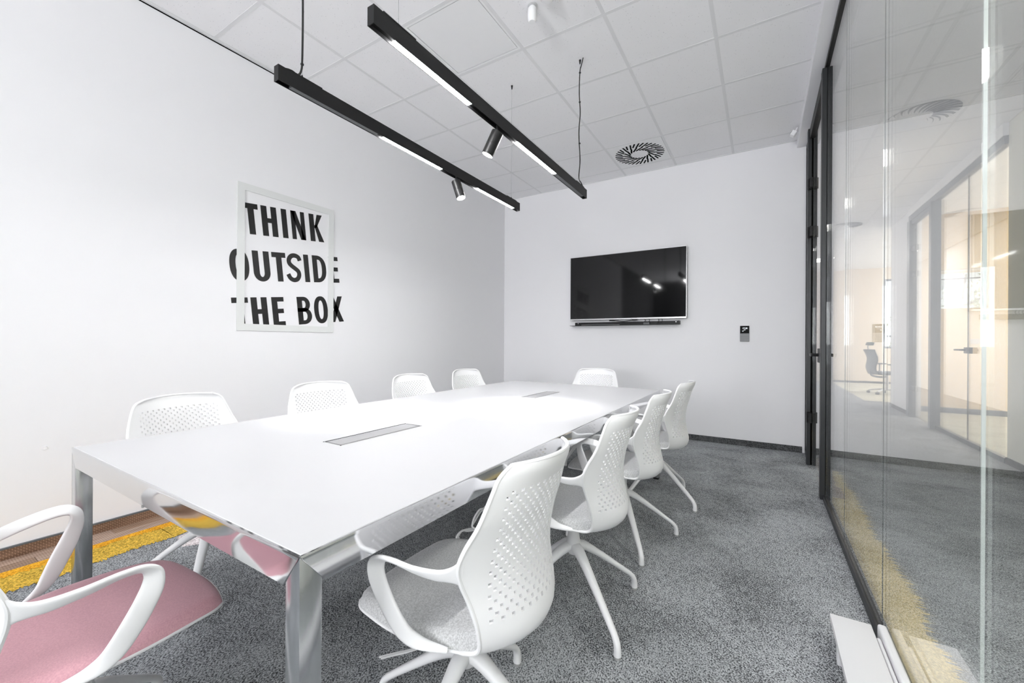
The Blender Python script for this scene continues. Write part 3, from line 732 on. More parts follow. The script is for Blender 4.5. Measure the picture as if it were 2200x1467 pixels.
# ------------------------------------------------------------------ thermostat
th = thing('room_controller', 'small upright wall panel, black screen above a grey grille, right of the television', 'wall panel', (-0.160, YB, 1.15))
obj('housing', BX(-0.0445, 0.0445, -0.012, 0.0, 0.0, 0.173, 0.003), 'grey_mod', th)
obj('lower_plate', BX(-0.043, 0.043, -0.0145, -0.011, 0.003, 0.088), simple('grey_control_plate', (0.21, 0.213, 0.22), 0.4), th)
for i in range(4): obj('groove', BX(-0.040, 0.040, -0.0152, -0.0143, 0.018 + 0.019 * i, 0.0195 + 0.019 * i), 'grey_mod', th)
obj('display', BX(-0.0435, 0.0435, -0.0150, -0.011, 0.090, 0.1725), simple('matte_black_display', (0.003, 0.003, 0.003), 0.5, spec=0.1), th)
def text_mesh(body, size, mat, parent, loc, name='digits'):
    cu = bpy.data.curves.new(name, 'FONT'); cu.body = body; cu.size = size; cu.extrude = 0.0002; cu.align_x = 'LEFT'; cu.offset = 0.0
    to = bpy.data.objects.new('t', cu); COL.objects.link(to)
    dg = bpy.context.evaluated_depsgraph_get(); dg.update()
    me = bpy.data.meshes.new_from_object(to.evaluated_get(dg)); me.materials.clear(); me.materials.append(M[mat])
    bpy.data.objects.remove(to)
    o = bpy.data.objects.new(name, me); COL.objects.link(o); o.parent = parent; o.location = loc; o.rotation_euler = (R(90), 0, 0)
    return o
text_mesh('17:18', 0.022, 'screen_text', th, (-0.023, -0.0153, 0.139))
text_mesh('23°', 0.013, 'screen_text', th, (-0.024, -0.0153, 0.111))
text_mesh('10.07', 0.009, 'silver', th, (-0.010, -0.0153, 0.126))

# ------------------------------------------------------------------ track lights
def pendant(x, label, lit, blank, spot_y, spot_dir, cable_at, wires):
    t = thing('track_light', label, 'pendant light', (x, 1.97, 2.242))
    y0, y1 = 0.957, 2.985; z0, z1 = 2.242, 2.308; w = 0.0165
    bm = bmesh.new()
    box(bm, x - w, x - w + 0.003, y0 + 0.003, y1 - 0.003, z0, z1); box(bm, x + w - 0.003, x + w, y0 + 0.003, y1 - 0.003, z0, z1)
    box(bm, x - w + 0.003, x + w - 0.003, y0 + 0.003, y1 - 0.003, z1 - 0.03, z1)
    obj('channel', bm, 'black', t, world=True)
    for a, b_ in ((y0, y0 + 0.003), (y1 - 0.003, y1)):
        e = obj('end_cap', BX(x - w, x + w, a, b_, z0, z1), 'black', t, world=True)
    obj('track_insert', BX(x - w + 0.003, x + w - 0.003, y0 + 0.004, y1 - 0.004, z0 + 0.012, z0 + 0.036), 'groove', t, world=True)
    for a, b_ in lit: obj('led_module', BX(x - w + 0.0035, x + w - 0.0035, a, b_, z0 + 0.002, z0 + 0.012), 'led', t, world=True, label='lit white light module')
    for a, b_ in blank: obj('blank_module', BX(x - w + 0.0035, x + w - 0.0035, a, b_, z0 + 0.002, z0 + 0.012), 'grey_mod', t, world=True, label='unlit grey module')
    for a, b_ in ((1.0, 1.16), (2.78, 2.93)): obj('cover_plate', BX(x - w - 0.001, x + w + 0.001, a, b_, z1, z1 + 0.004), 'black', t, world=True)
    for yy in wires:
        bm = bmesh.new(); cyl(bm, (x, yy, z1), (x, yy, HC - 0.03), 0.0009, seg=6); obj('suspension_wire', bm, 'steel', t, world=True)
        bm = bmesh.new(); cyl(bm, (x, yy, z1 + 0.004), (x, yy, z1 + 0.020), 0.006, 0.003, 10); obj('wire_grip', bm, 'black', t, world=True)
        bm = bmesh.new(); cyl(bm, (x, yy, HC - 0.03), (x, yy, HC), 0.004, 0.008, 12); obj('ceiling_anchor', bm, 'black', t, world=True)
    if cable_at == 'near':
        bm = bmesh.new(); tube(bm, [(x, 1.072, HC), (x - 0.002, 1.072, 2.9), (x + 0.003, 1.072, 2.6), (x, 1.072, 2.40), (x - 0.002, 1.068, 2.345), (x - 0.006, 1.055, 2.322), (x - 0.006, 1.03, 2.325), (x, 1.0, 2.315), (x, 0.99, 2.305)], 0.0045, n=6)
        obj('power_cable', bm, 'rubber', t, True, world=True)
        bm = bmesh.new(); cyl(bm, (x, 1.072, 2.374), (x, 1.072, 2.380), 0.007, seg=10); cyl(bm, (x, 1.072, 2.80), (x, 1.072, 2.806), 0.007, seg=10); obj('cable_tie', bm, 'rubber', t, world=True)
    else:
        bm = bmesh.new(); tube(bm, [(x + 0.03, 2.86, HC), (x + 0.012, 2.868, 3.20), (x, 2.872, 3.16), (x - 0.004, 2.872, 3.0), (x + 0.004, 2.872, 2.85), (x - 0.006, 2.872, 2.7), (x + 0.005, 2.872, 2.5), (x - 0.004, 2.872, 2.37), (x + 0.004, 2.90, 2.335), (x + 0.006, 2.93, 2.315), (x + 0.004, 2.94, 2.305)], 0.004, n=6)
        obj('power_cable', bm, 'rubber', t, True, world=True)
        bm = bmesh.new()
        for z in (3.15, 2.93, 2.62): cyl(bm, (x, 2.872, z), (x, 2.872, z + 0.006), 0.0075, seg=10)
        obj('cable_tie', bm, 'rubber', t, world=True)
    # spot head
    d = Vector(spot_dir).normalized(); top = Vector((x, spot_y, z0 - 0.012)) + Vector((0, 0, -0.03))
    bm = bmesh.new(); cyl(bm, (x, spot_y, z0 + 0.01), (x, spot_y, z0 - 0.035), 0.005, seg=10); obj('spot_stem', bm, 'black', t, world=True)
    a = Vector((x, spot_y, z0 - 0.030)) - d * 0.005; e = a + d * 0.125
    bm = bmesh.new()
    cyl(bm, a, a + d * 0.068, 0.031, seg=28); cyl(bm, a + d * 0.0695, e, 0.031, seg=28); cyl(bm, a + d * 0.066, a + d * 0.071, 0.0295, seg=28)
    s = obj('spot_head', bm, 'black', t, True, world=True)
    bm = bmesh.new(); cyl(bm, e - d * 0.002, e + d * 0.0006, 0.028, seg=28); obj('spot_lens', bm, 'spot_face', s, world=False)
    s.children[0].matrix_parent_inverse = Matrix.Identity(4); s.children[0].location = -t.location
    l_ = bpy.data.lights.new('spot_lamp', 'SPOT'); l_.energy = SPOT_W; l_.spot_size = R(40); l_.spot_blend = 1.0; l_.shadow_soft_size = 0.025
    lo = bpy.data.objects.new('spot_lamp', l_); COL.objects.link(lo); lo.location = e + d * 0.03
    lo.rotation_euler = d.to_track_quat('-Z', 'Y').to_euler()
    return t
pendant(-1.770, 'black linear pendant nearer the lettered wall, cable at its near end', [(1.541, 2.008), (2.407, 2.902)], [(1.02, 1.49)], 2.159, (0.50, 0.05, -1.40), 'near', [1.072, 2.872])
pendant(-1.172, 'black linear pendant nearer the glass, wavy cable at its far end', [(1.067, 1.526), (1.965, 2.438)], [(2.45, 2.93)], 1.759, (-0.62, -0.24, -1.40), 'far', [1.085, 2.872])

# ------------------------------------------------------------------ table
TX0, TX1, TY0, TY1, TZT = -2.155, -0.721, 0.437, 3.563, 0.740
tb = thing('meeting_table', 'long white meeting table with polished aluminium rails and square legs', 'table', (-1.438, 2.0, 0))
obj('tabletop', BX(TX0 + 0.004, TX1 - 0.004, TY0 + 0.004, TY1 - 0.004, 0.712, TZT, 0.0015, 1), 'top', tb, world=True)
def rail(p0, p1, nrm):
    """polished rail from corner p0 to corner p1 (outer face line); mitred ends, slightly curved face"""
    p0 = Vector(p0); p1 = Vector(p1); nrm = Vector(nrm); d = (p1 - p0).normalized()
    prof = [(0.0008, 0.7387, 0.0), (0.0012, 0.7375, 0.002), (0.0013, 0.730, 0.005), (0.0016, 0.715, 0.018), (0.0018, 0.700, 0.030), (0.0016, 0.685, 0.042), (0.0012, 0.672, 0.052), (-0.002, 0.6695, 0.054)]
    prof = [(o_ + 0.0, z, m_) for o_, z, m_ in prof]
    bm = bmesh.new(); A = []; B = []
    for o_, z, mt in prof:
        A.append(bm.verts.new(p0 + d * mt + nrm * o_ + Vector((0, 0, z)))); B.append(bm.verts.new(p1 - d * mt + nrm * o_ + Vector((0, 0, z))))
    back = [(-0.020, 0.6695, 0.054), (-0.020, 0.7385, 0.0)]
    for o_, z, mt in back:
        A.append(bm.verts.new(p0 + d * max(mt, 0.02) + nrm * o_ + Vector((0, 0, z)))); B.append(bm.verts.new(p1 - d * max(mt, 0.02) + nrm * o_ + Vector((0, 0, z))))
    n_ = len(A)
    for k in range(n_): bm.faces.new((A[k], A[(k + 1) % n_], B[(k + 1) % n_], B[k]))
    bm.faces.new(A[::-1]); bm.faces.new(B)
    bmesh.ops.recalc_face_normals(bm, faces=bm.faces)
    return obj('rail', bm, 'rail', tb, True, 30, world=True)
rail((TX0, TY0, 0), (TX1, TY0, 0), (0, -1, 0)); rail((TX1, TY0, 0), (TX1, TY1, 0), (1, 0, 0))
rail((TX1, TY1, 0), (TX0, TY1, 0), (0, 1, 0)); rail((TX0, TY1, 0), (TX0, TY0, 0), (-1, 0, 0))
for sx in (0, 1):
    for sy in (0, 1):
        x0 = TX0 if sx == 0 else TX1 - 0.046; y0 = TY0 if sy == 0 else TY1 - 0.046
        bm = BX(x0, x0 + 0.046, y0, y0 + 0.046, 0.012, 0.735, 0.002, 2)
        lg = obj('leg', bm, 'leg', tb, True, 30, world=True)
        f = obj('foot_pad', BX(x0 - tb.location.x + 0.002, x0 - tb.location.x + 0.044, y0 - 2.0 + 0.002, y0 - 2.0 + 0.044, 0.0, 0.012), 'rubber', lg)
for y0, y1 in ((0.975, 1.405), (2.515, 2.925)):
    xa, xb = -1.457, -1.347
    bm = bmesh.new()
    box(bm, xa, xa + 0.005, y0, y1, 0.7395, 0.7415); box(bm, xb - 0.005, xb, y0, y1, 0.7395, 0.7415); box(bm, xa, xb, y0, y0 + 0.004, 0.7395, 0.7415); box(bm, xa, xb, y1 - 0.004, y1, 0.7395, 0.7415)
    cb = obj('cable_port', bm, 'chrome_fine', tb, world=True)
    g_ = obj('port_gap', BX(xa + 0.005 - tb.location.x, xb - 0.005 - tb.location.x, y0 + 0.004 - 2, y1 - 0.004 - 2, 0.7396, 0.7404), 'groove', cb)
    obj('port_lid', BX(xa + 0.011 - tb.location.x, xb - 0.011 - tb.location.x, y0 + 0.008 - 2, y1 - 0.008 - 2, 0.7404, 0.7412), 'alu_lid', cb)
    obj('cable_tray', BX(xa - tb.location.x, xb - tb.location.x, y0 - 2, y1 - 2, 0.655, 0.712), 'anth', cb)
pc = thing('power_cable', 'pair of white cables looping in the air under the near half of the table', 'cable', (-1.0, 1.30, 0))
for o_, tw in ((0.0, 0.0), (0.010, 0.010)):
    bm = bmesh.new()
    tube(bm, [(-0.25 + o_, 0.36, 0.70), (-0.12 + o_, 0.30, 0.58), (0.0, 0.20, 0.47 - tw), (0.0, 0.124 + tw, 0.432 - tw), (0.0, 0.083 + tw, 0.434 - tw), (0.0, 0.046 + tw, 0.412 - tw), (0.0, 0.034, 0.385), (0.004 + tw, 0.036, 0.374), (0.0, 0.014 - tw, 0.382 - tw * 0.5),
              (0.0, -0.040 + tw, 0.392), (0.0, -0.065 + tw, 0.380), (0.0, -0.057 + tw, 0.355), (0.0, -0.03, 0.25), (-0.02, -0.05, 0.10), (-0.05 - o_, -0.15, 0.006), (-0.15 - o_, -0.30, 0.006)], 0.0038, n=7)
    obj('cable', bm, 'plastic', pc, True)

# ------------------------------------------------------------------ chairs
KN = [  # centre fwd, centre z, edge lateral, edge fwd, edge z   (top of the back -> front of the seat)
    (-0.283, 0.864, 0.150, -0.225, 0.859), (-0.282, 0.854, 0.175, -0.220, 0.849), (-0.277, 0.838, 0.190, -0.213, 0.834),
    (-0.260, 0.800, 0.204, -0.204, 0.800), (-0.242, 0.740, 0.223, -0.185, 0.740), (-0.228, 0.690, 0.236, -0.160, 0.692),
    (-0.221, 0.650, 0.240, -0.144, 0.650), (-0.217, 0.610, 0.228, -0.142, 0.610), (-0.221, 0.560, 0.208, -0.150, 0.560),
    (-0.233, 0.510, 0.196, -0.160, 0.515), (-0.243, 0.470, 0.186, -0.163, 0.475), (-0.238, 0.437, 0.178, -0.158, 0.440),
    (-0.212, 0.411, 0.180, -0.135, 0.424), (-0.150, 0.392, 0.205, -0.080, 0.430), (-0.050, 0.383, 0.226, 0.000, 0.436),
    (0.050, 0.386, 0.226, 0.075, 0.437), (0.140, 0.396, 0.214, 0.150, 0.436), (0.215, 0.411, 0.196, 0.205, 0.430), (0.262, 0.425, 0.170, 0.236, 0.425)]
FINE = np.array(catmull(KN, 24))
arc = np.concatenate([[0], np.cumsum(np.hypot(np.diff(FINE[:, 0]), np.diff(FINE[:, 1])))])
def prof(s): return [np.interp(s, arc, FINE[:, k]) for k in range(5)]
def s_at_z(z):       # on the back part
    i = np.argmax(FINE[:, 1] < z); return arc[i]
s_p0, s_p1 = s_at_z(0.806), s_at_z(0.494)
lines = list(np.linspace(0, s_p0, 6)); hole_rows = []
s = s_p0
while s < s_p1:
    q_ = (s - s_p0) / (s_p1 - s_p0); pt_ = 0.0120 + 0.0030 * q_; hole_rows.append(len(lines) - 1); lines += [s + pt_ * 0.66, s + pt_]; s += pt_
lines += list(np.linspace(lines[-1], arc[-1], 28)[1:])
HP, HW = 0.01275, 0.0046
ks = list(range(-13, 14)); xin = []
for k in ks: xin += [k * HP - HW, k * HP + HW]
XI = xin[-1]
def shell_pt(x, pr_):
    fc, zc, le, fe, ze = pr_
    t_ = min(1.0, abs(x) / le); q = t_ ** 2.1
    return Vector((x, fc + (fe - fc) * q, zc + (ze - zc) * q))
def shell_mesh():
    bm = bmesh.new(); grid = []
    for s_ in lines:
        pr_ = prof(s_); row = []
        le = pr_[2]; k_ = min(1.0, (le - 0.006) / XI); xo = [XI * k_ + (le - XI * k_) * q for q in (0.34, 0.67, 1.0)]
        for x in [-q for q in xo[::-1]] + [q * k_ for q in xin] + xo: row.append(bm.verts.new(shell_pt(x, pr_)))
        grid.append(row)
    hr = {r: i for i, r in enumerate(hole_rows)}
    nc = len(grid[0])
    for r in range(len(grid) - 1):
        zc = prof(lines[r])[1]
        for c in range(nc - 1):
            if r in hr:
                ci = c - 3
                if 0 <= ci < len(xin) - 1 and ci % 2 == 0:
                    k_ = ks[ci // 2]
                    if (k_ + hr[r]) % 2 == 0 and zc > 0.504 - 0.06 * abs(k_ * HP): continue
            bm.faces.new((grid[r][c], grid[r][c + 1], grid[r + 1][c + 1], grid[r + 1][c]))
    bmesh.ops.recalc_face_normals(bm, faces=bm.faces)
    me = bpy.data.meshes.new('shell_tmp'); bm.to_mesh(me); bm.free()
    o = bpy.data.objects.new('shell_tmp', me); COL.objects.link(o)
    md = o.modifiers.new('sol', 'SOLIDIFY'); md.thickness = 0.0065; md.offset = 0.0; md.use_even_offset = False
    dg = bpy.context.evaluated_depsgraph_get(); dg.update()
    me2 = bpy.data.meshes.new_from_object(o.evaluated_get(dg)); bpy.data.objects.remove(o)
    bm = bmesh.new(); bm.from_mesh(me2)
    # rounded rim all round
    rim = []
    ss = np.linspace(0, arc[-1], 90)
    L_ = [shell_pt(-prof(q)[2], prof(q)) for q in ss]; R_ = [shell_pt(prof(q)[2], prof(q)) for q in ss]
    topc = [shell_pt(x, prof(0.0)) for x in np.linspace(prof(0.0)[2], -prof(0.0)[2], 12)[1:-1]]
    botc = [shell_pt(x, prof(arc[-1])) for x in np.linspace(-prof(arc[-1])[2], prof(arc[-1])[2], 12)[1:-1]]
    loop = L_ + botc + R_[::-1] + topc
    loop.append(loop[0])
    rad = [0.0054 if (p.z > 0.45 or p.y < -0.12) else 0.0036 for p in loop]
    tube(bm, [tuple(p) for p in loop], rad, seg=8, smooth=False)
    me3 = bpy.data.meshes.new('backrest_shell'); bm.to_mesh(me3); bm.free(); me3.materials.append(M['plastic'])
    me3.shade_smooth(); me3.set_sharp_from_angle(angle=R(42))
    return me3
ARM = [  # lateral, fwd, z | width dir | width | thickness
    ((0.275, -0.050, 0.639), (0.65, 0, 0.7), 0.034, 0.012), ((0.282, -0.002, 0.6475), (0.78, 0, 0.58), 0.036, 0.012), ((0.285, 0.034, 0.6465), (0.8, 0.2, 0.5), 0.037, 0.012),
    ((0.284, 0.052, 0.632), (0.7, 0.6, 0.3), 0.038, 0.012), ((0.283, 0.053, 0.604), (0.45, 0.85, 0.1), 0.040, 0.012), ((0.278, 0.040, 0.566), (0.25, 0.95, -0.1), 0.043, 0.012),
    ((0.270, 0.018, 0.520), (0.2, 0.95, -0.2), 0.044, 0.012), ((0.258, -0.004, 0.480), (0.3, 0.85, -0.35), 0.040, 0.013), ((0.244, -0.026, 0.457), (0.5, 0.5, -0.6), 0.032, 0.013),
    ((0.228, -0.055, 0.444), (0.75, 0.2, -0.5), 0.022, 0.013), ((0.208, -0.092, 0.434), (0.9, 0, -0.3), 0.013, 0.010)]
ARM0 = [((0.2350, -0.1620, 0.696), (0.2275, -0.1420, 0.604), 0.004), ((0.2415, -0.1500, 0.6700), (0.2340, -0.1330, 0.6100), 0.0075),
        ((0.2500, -0.1330, 0.6530), (0.2420, -0.1150, 0.6140), 0.0105), ((0.2620, -0.1050, 0.6450), (0.2530, -0.0900, 0.6170), 0.0115)]
def arm_mesh(sgn):
    U = []; Lo = []; th = []
    for u_, l_, t_ in ARM0: U.append(np.array(u_)); Lo.append(np.array(l_)); th.append((t_,))
    C_ = [np.array(a[0]) for a in ARM]; prev = (U[-1] + Lo[-1]) / 2
    for k in range(len(ARM)):
        t = Vector(C_[min(k + 1, len(ARM) - 1)]) - Vector(C_[k - 1] if k else prev); t.normalize()
        w = Vector(ARM[k][1]); w = (w - t * w.dot(t)).normalized() * ARM[k][2] / 2
        U.append(C_[k] + np.array(w)); Lo.append(C_[k] - np.array(w)); th.append((ARM[k][3],))
    U = catmull(U, 6); Lo = catmull(Lo, 6); th = catmull(th, 6)
    bm = bmesh.new(); rings = []; N = len(U); ns = 16
    for i in range(N):
        u_, l_ = Vector(U[i]), Vector(Lo[i]); c_ = (u_ + l_) / 2
        i0, i1 = max(i - 1, 0), min(i + 1, N - 1)
        t = (Vector(U[i1]) + Vector(Lo[i1]) - Vector(U[i0]) - Vector(Lo[i0])).normalized()
        w = (u_ - l_) / 2; nn = t.cross(w).normalized() * th[i][0] / 2
        ring = []
        for k in range(ns):
            a = 2 * PI * k / ns; ca_, sa_ = math.cos(a), math.sin(a)
            p = c_ + w * math.copysign(abs(ca_) ** 0.7, ca_) + nn * math.copysign(abs(sa_) ** 0.7, sa_)
            ring.append(bm.verts.new((p.x * sgn, p.y, p.z)))
        rings.append(ring)
    for a, b_ in zip(rings, rings[1:]):
        for k in range(ns): bm.faces.new((a[k], a[(k + 1) % ns], b_[(k + 1) % ns], b_[k]))
    bm.faces.new(rings[0][::-1]); bm.faces.new(rings[-1])
    bmesh.ops.recalc_face_normals(bm, faces=bm.faces)
    return mesh_of('armrest', bm, 'plastic', True, 60)
def cushion_mesh():
    bm = bmesh.new(); s0 = arc[np.argmin(abs(FINE[:, 0] + 0.225) + (FINE[:, 1] > 0.5) * 9)]
    NB, NA = 30, 25; top = []; bot = []
    for i in range(NB + 1):
        b_ = i / NB; s_ = s0 + (arc[-1] - 0.0005 - s0) * b_; pr_ = prof(s_); rt = []; rb = []
        for j in range(NA + 1):
            a = -1 + 2 * j / NA
            p = shell_pt(a * (pr_[2] - 0.0005), pr_)
            hgt = max(0.0, 1 - abs(a) ** 14) ** 0.42 * max(0.0, 1 - b_ ** 24) ** 0.42
            zt = 0.462 + 0.004 * a * a - 0.011 * max(0, (b_ - 0.62) / 0.38) ** 2.0 + 0.012 * max(0, (0.25 - b_) / 0.25) ** 2
            zz = p.z + 0.004 + max(0.0, zt - p.z - 0.004) * hgt
            rt.append(bm.verts.new((p.x, p.y, zz))); rb.append(bm.verts.new((p.x, p.y, p.z + 0.002)))
        top.append(rt); bot.append(rb)
    for i in range(NB):
        for j in range(NA):
            bm.faces.new((top[i][j], top[i][j + 1], top[i + 1][j + 1], top[i + 1][j])); bm.faces.new((bot[i][j], bot[i + 1][j], bot[i + 1][j + 1], bot[i][j + 1]))
    for i in range(NB):
        bm.faces.new((top[i][0], top[i + 1][0], bot[i + 1][0], bot[i][0])); bm.faces.new((top[i][NA], bot[i][NA], bot[i + 1][NA], top[i + 1][NA]))
    for j in range(NA):
        bm.faces.new((top[0][j], bot[0][j], bot[0][j + 1], top[0][j + 1])); bm.faces.new((top[NB][j], top[NB][j + 1], bot[NB][j + 1], bot[NB][j]))
    bmesh.ops.recalc_face_normals(bm, faces=bm.faces)
    return mesh_of('seat_cushion', bm, 'felt', True)
shell_me = shell_mesh(); armL, armR = arm_mesh(-1), arm_mesh(1); cush_me = cushion_mesh()
cush_pink = cush_me.copy(); cush_pink.materials.clear(); cush_pink.materials.append(M['pink'])
bm = bmesh.new(); lathe(bm, [(0.020, 0.225), (0.030, 0.235), (0.033, 0.262), (0.028, 0.285), (0.0235, 0.31), (0.0235, 0.345), (0.028, 0.347), (0.028, 0.362), (0.07, 0.372), (0.085, 0.386)], 28)
ped_me = mesh_of('pedestal', bm, 'white_metal', True, 40)
bm = bmesh.new()
lp = [(0.008, 0.262), (0.05, 0.250), (0.11, 0.213), (0.20, 0.148), (0.27, 0.096), (0.300, 0.072), (0.315, 0.052), (0.320, 0.030), (0.320, 0.010)]
P = catmull([(r, 0, z) for r, z in lp], 5); N_ = len(P)
ww = np.interp(np.linspace(0, 8, N_), range(9), [0.050, 0.046, 0.038, 0.031, 0.027, 0.025, 0.026, 0.026, 0.028])
hh = np.interp(np.linspace(0, 8, N_), range(9), [0.040, 0.038, 0.030, 0.024, 0.021, 0.021, 0.022, 0.025, 0.027])
sweep(bm, P, [(0, 1, 0)] * N_, ww, hh, 14, 2.3)
leg_me = mesh_of('leg', bm, 'white_metal', True, 60)
bm = bmesh.new(); cyl(bm, (0.320, 0, 0), (0.320, 0, 0.011), 0.0125, 0.0118, 16); foot_me = mesh_of('foot', bm, 'glide', True, 40)
def make_chair(label, group):
    t = thing('conference_chair', label, 'chair', group=group)
    link_mesh('backrest', shell_me, t); link_mesh('armrest', armL, t); link_mesh('armrest', armR, t)
    link_mesh('seat_cushion', cush_me, t); link_mesh('pedestal', ped_me, t)
    for k_ in range(4):
        lg = link_mesh('leg', leg_me, t, (0, 0, 0), k_ * PI / 2); link_mesh('foot', foot_me, lg)
    return t
chair0 = make_chair('', 'white perforated shell chairs around the meeting table'); first = True
def place_chair(x, y, face, base, label, pink=False, off=(0, 0)):
    """face: heading (deg, world) of the seat front; base: heading of one star leg"""
    global first
    c = chair0 if first else copy_tree(chair0); first = False
    c.location = (x, y, 0); c.rotation_euler = (0, 0, R(face - 90)); c['label'] = label
    i = 0
    lo_ = Matrix.Rotation(-R(face - 90), 3, 'Z') @ Vector((off[0], off[1], 0))     # the star base sits slightly off the shell's centre
    for ch in c.children:
        if ch.name.startswith(('leg', 'pedestal')): ch.location = lo_
        if ch.name.startswith('leg'):
            ch.rotation_euler = (0, 0, R(base - (face - 90)) + i * PI / 2); i += 1
        if pink and ch.name.startswith('seat_cushion'): ch.data = cush_pink; ch['label'] = 'dusty pink felt cushion'
    return c
place_chair(-0.706, 0.920, 182.5, 94, 'white perforated chair nearest the camera on the glass side, grey felt seat')
place_chair(-0.702, 1.626, 182.5, -37.6, 'second white chair from the camera on the glass side of the table', off=(0.012, 0.022))
place_chair(-0.702, 2.325, 181.5, -56.7, 'third white chair from the camera on the glass side of the table', off=(0.012, 0.055))
place_chair(-0.675, 3.055, 178, -27.3, 'white chair farthest from the camera on the glass side of the table', off=(0.015, 0.07))
place_chair(-2.190, 0.893, 10, 55, 'white chair nearest the camera on the lettered wall side of the table')
place_chair(-2.190, 1.588, -3, 30, 'second white chair from the camera on the lettered wall side')
place_chair(-2.190, 2.383, 1, 50, 'third white chair from the camera on the lettered wall side')
place_chair(-2.190, 3.090, -3, 20, 'white chair farthest from the camera on the lettered wall side')
place_chair(-1.420, 3.740, -90, 251.5, 'white chair at the far head of the table under the television')
place_chair(-1.410, 0.300, 90, 45, 'white chair with a pink felt seat at the near head of the table', True)

# ------------------------------------------------------------------ low white radiator box by the glass
rb = thing('floor_convector', 'low white metal convector box on the floor against the glass', 'radiator', (0.30, 0.9, 0))
y1_, y0_ = 1.97 - 0.9, YR + 0.05 - 0.9
bm = bmesh.new(); box(bm, -0.073, 0.048, y0_, y1_, 0.098, 0.105, 0.002, 2); box(bm, -0.073, -0.070, y0_, y1_, 0.085, 0.100)
obj('cover', bm, 'white_metal', rb, True, 30)
obj('body', BX(-0.040, 0.046, y0_, y1_ - 0.03, 0.012, 0.098), 'white_metal', rb)
for y in (y1_ - 0.14, y1_ - 1.2, y1_ - 2.2):
    bm = BX(-0.066, -0.038, y, y + 0.035, 0.0, 0.07, 0.002, 1); obj('bracket', bm, 'white_metal', rb)
bm = BX(0.050, 0.064, y0_, y1_ - 0.06, 0.06, 0.098, 0.006, 3); obj('rail', bm, 'white_metal', rb, True, 40)
bm = BX(0.066, 0.092, y0_, y1_ + 0.01, 0.02, 0.112, 0.008, 3); obj('rail', bm, 'white_metal', rb, True, 40)

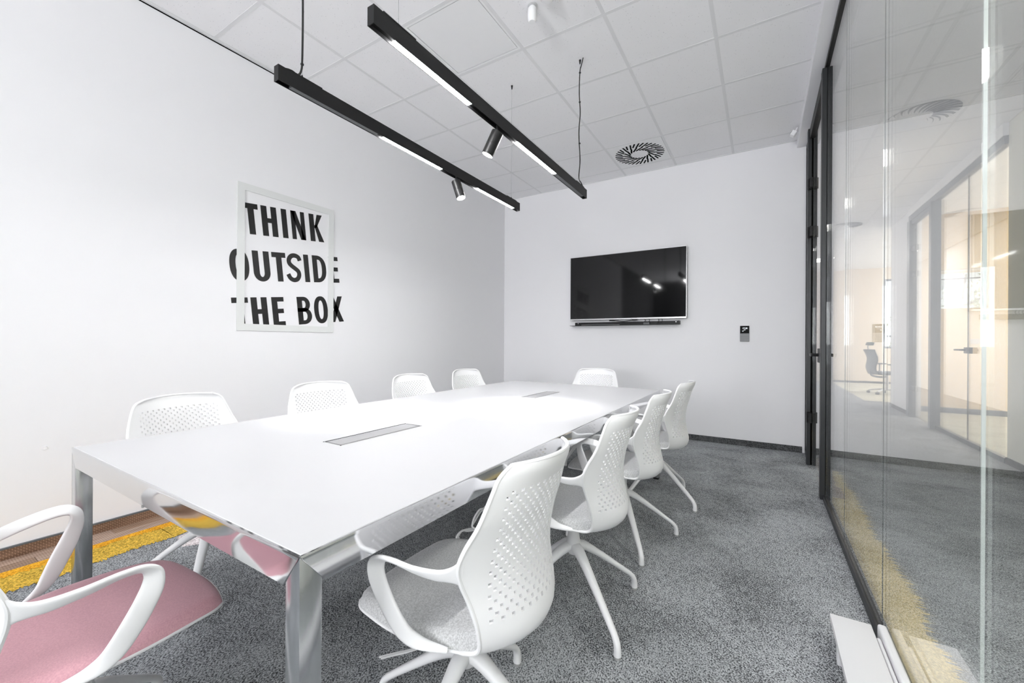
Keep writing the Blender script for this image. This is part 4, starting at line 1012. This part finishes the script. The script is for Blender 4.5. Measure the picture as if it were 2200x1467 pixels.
# ------------------------------------------------------------------ task chairs in the open office
def task_chair(label, x, y, rz):
    t = thing('task_chair', label, 'chair', (x, y, 0), rz, 'task chairs in the open office')
    bm = bmesh.new(); P = catmull([(0, -0.26, 0.45), (0, -0.30, 0.60), (0, -0.27, 0.80), (0, -0.34, 1.0)], 6)
    sweep(bm, P, [(1, 0, 0)] * len(P), list(np.interp(range(len(P)), [0, len(P) - 1], [0.38, 0.46])), [0.04] * len(P), 14, 4); obj('backrest', bm, 'mesh_grey', t, True, 50)
    bm = bmesh.new(); P = catmull([(0, -0.33, 1.10), (0, -0.31, 1.16)], 3); sweep(bm, P, [(1, 0, 0)] * len(P), [0.28] * len(P), [0.05] * len(P), 14, 4); obj('headrest', bm, 'green', t, True, 50)
    bm = bmesh.new(); tube(bm, [(0, -0.33, 0.98), (0, -0.36, 1.06), (0, -0.33, 1.12)], 0.012); obj('headrest_stem', bm, 'mesh_grey', t, True)
    obj('seat', BX(-0.24, 0.24, -0.24, 0.24, 0.44, 0.51, 0.03, 3), 'mesh_grey', t, True, 40)
    bm = bmesh.new(); tube(bm, [(0, -0.30, 0.55), (0, -0.28, 0.42), (0, -0.1, 0.38), (0, 0, 0.40)], 0.022); obj('frame', bm, 'anth2', t, True)
    for s_ in (-1, 1):
        bm = bmesh.new(); tube(bm, [(s_ * 0.2, -0.02, 0.42), (s_ * 0.29, 0, 0.50), (s_ * 0.29, 0, 0.66)], 0.014); box(bm, s_ * 0.29 - 0.04, s_ * 0.29 + 0.04, -0.12, 0.12, 0.66, 0.69, 0.01); obj('armrest', bm, 'mesh_grey', t, True, 40)
    bm = bmesh.new(); cyl(bm, (0, 0, 0.09), (0, 0, 0.44), 0.028, seg=14); obj('gas_lift', bm, 'silver', t, True)
    for k_ in range(5):
        a = 2 * PI * k_ / 5 + 0.3; c_, s_ = math.cos(a), math.sin(a)
        bm = bmesh.new(); tube(bm, [(0, 0, 0.11), (0.15 * c_, 0.15 * s_, 0.105), (0.32 * c_, 0.32 * s_, 0.075)], [0.024, 0.02, 0.014]); lg = obj('leg', bm, 'silver', t, True)
        bm = bmesh.new(); cyl(bm, (0.32 * c_ - 0.025 * s_, 0.32 * s_ + 0.025 * c_, 0.03), (0.32 * c_ + 0.025 * s_, 0.32 * s_ - 0.025 * c_, 0.03), 0.03, seg=14); obj('caster', bm, 'rubber', lg, True)
    return t
task_chair('grey mesh task chair with a headrest in the open office, left one', 2.40, 12.2, R(-75))
task_chair('grey mesh task chair in the open office, the right one, partly behind the glass joint', 3.25, 12.6, R(-60))

# ------------------------------------------------------------------ trees outside the far window
def tree(label, x, y, h, seed, leafmat, rad):
    rnd = random.Random(seed)
    t = thing('tree', label, 'tree', (x, y, -2.0))
    bm = bmesh.new(); tube(bm, [(0, 0, 0), (0.1, 0, h * 0.3), (-0.1, 0.1, h * 0.6), (0.1, 0, h)], [0.14, 0.11, 0.08, 0.03]); 
    ends = []
    for k_ in range(12):
        z = h * (0.35 + 0.5 * rnd.random()); a = rnd.random() * 2 * PI; L_ = rad * (0.6 + 0.5 * rnd.random())
        e = (L_ * math.cos(a), L_ * math.sin(a), z + L_ * 0.7); ends.append(e)
        tube(bm, [(0, 0, z), (e[0] * 0.5, e[1] * 0.5, z + L_ * 0.25), e], [0.05, 0.035, 0.012], n=3)
    obj('trunk', bm, 'bark', t, True)
    bm = bmesh.new()
    for k_ in range(1500):
        e = Vector(rnd.choice(ends)) * (0.75 + 0.35 * rnd.random()) + Vector((rnd.gauss(0, 0.35), rnd.gauss(0, 0.35), rnd.gauss(0, 0.35)))
        u = Vector((rnd.gauss(0, 1), rnd.gauss(0, 1), rnd.gauss(0, 1))).normalized(); v = u.orthogonal().normalized(); s_ = 0.05 + 0.05 * rnd.random()
        bm.faces.new([bm.verts.new(e + u * s_), bm.verts.new(e + v * s_ * 0.5), bm.verts.new(e - u * s_), bm.verts.new(e - v * s_ * 0.5)])
    obj('foliage', bm, leafmat, t, kind='stuff')
    return t
tree('pale green tree seen through the stand-in window of the tan wall', 6.0, 20.5, 5.6, 1, 'leaf', 1.7)
tree('yellowing tree behind the pale green one, beyond the far windows', 9.6, 25.5, 6.5, 2, 'leaf2', 2.0)
tree('green tree seen through the narrow tall window of the far cream wall', 2.6, 25.0, 5.5, 3, 'leaf', 1.6)
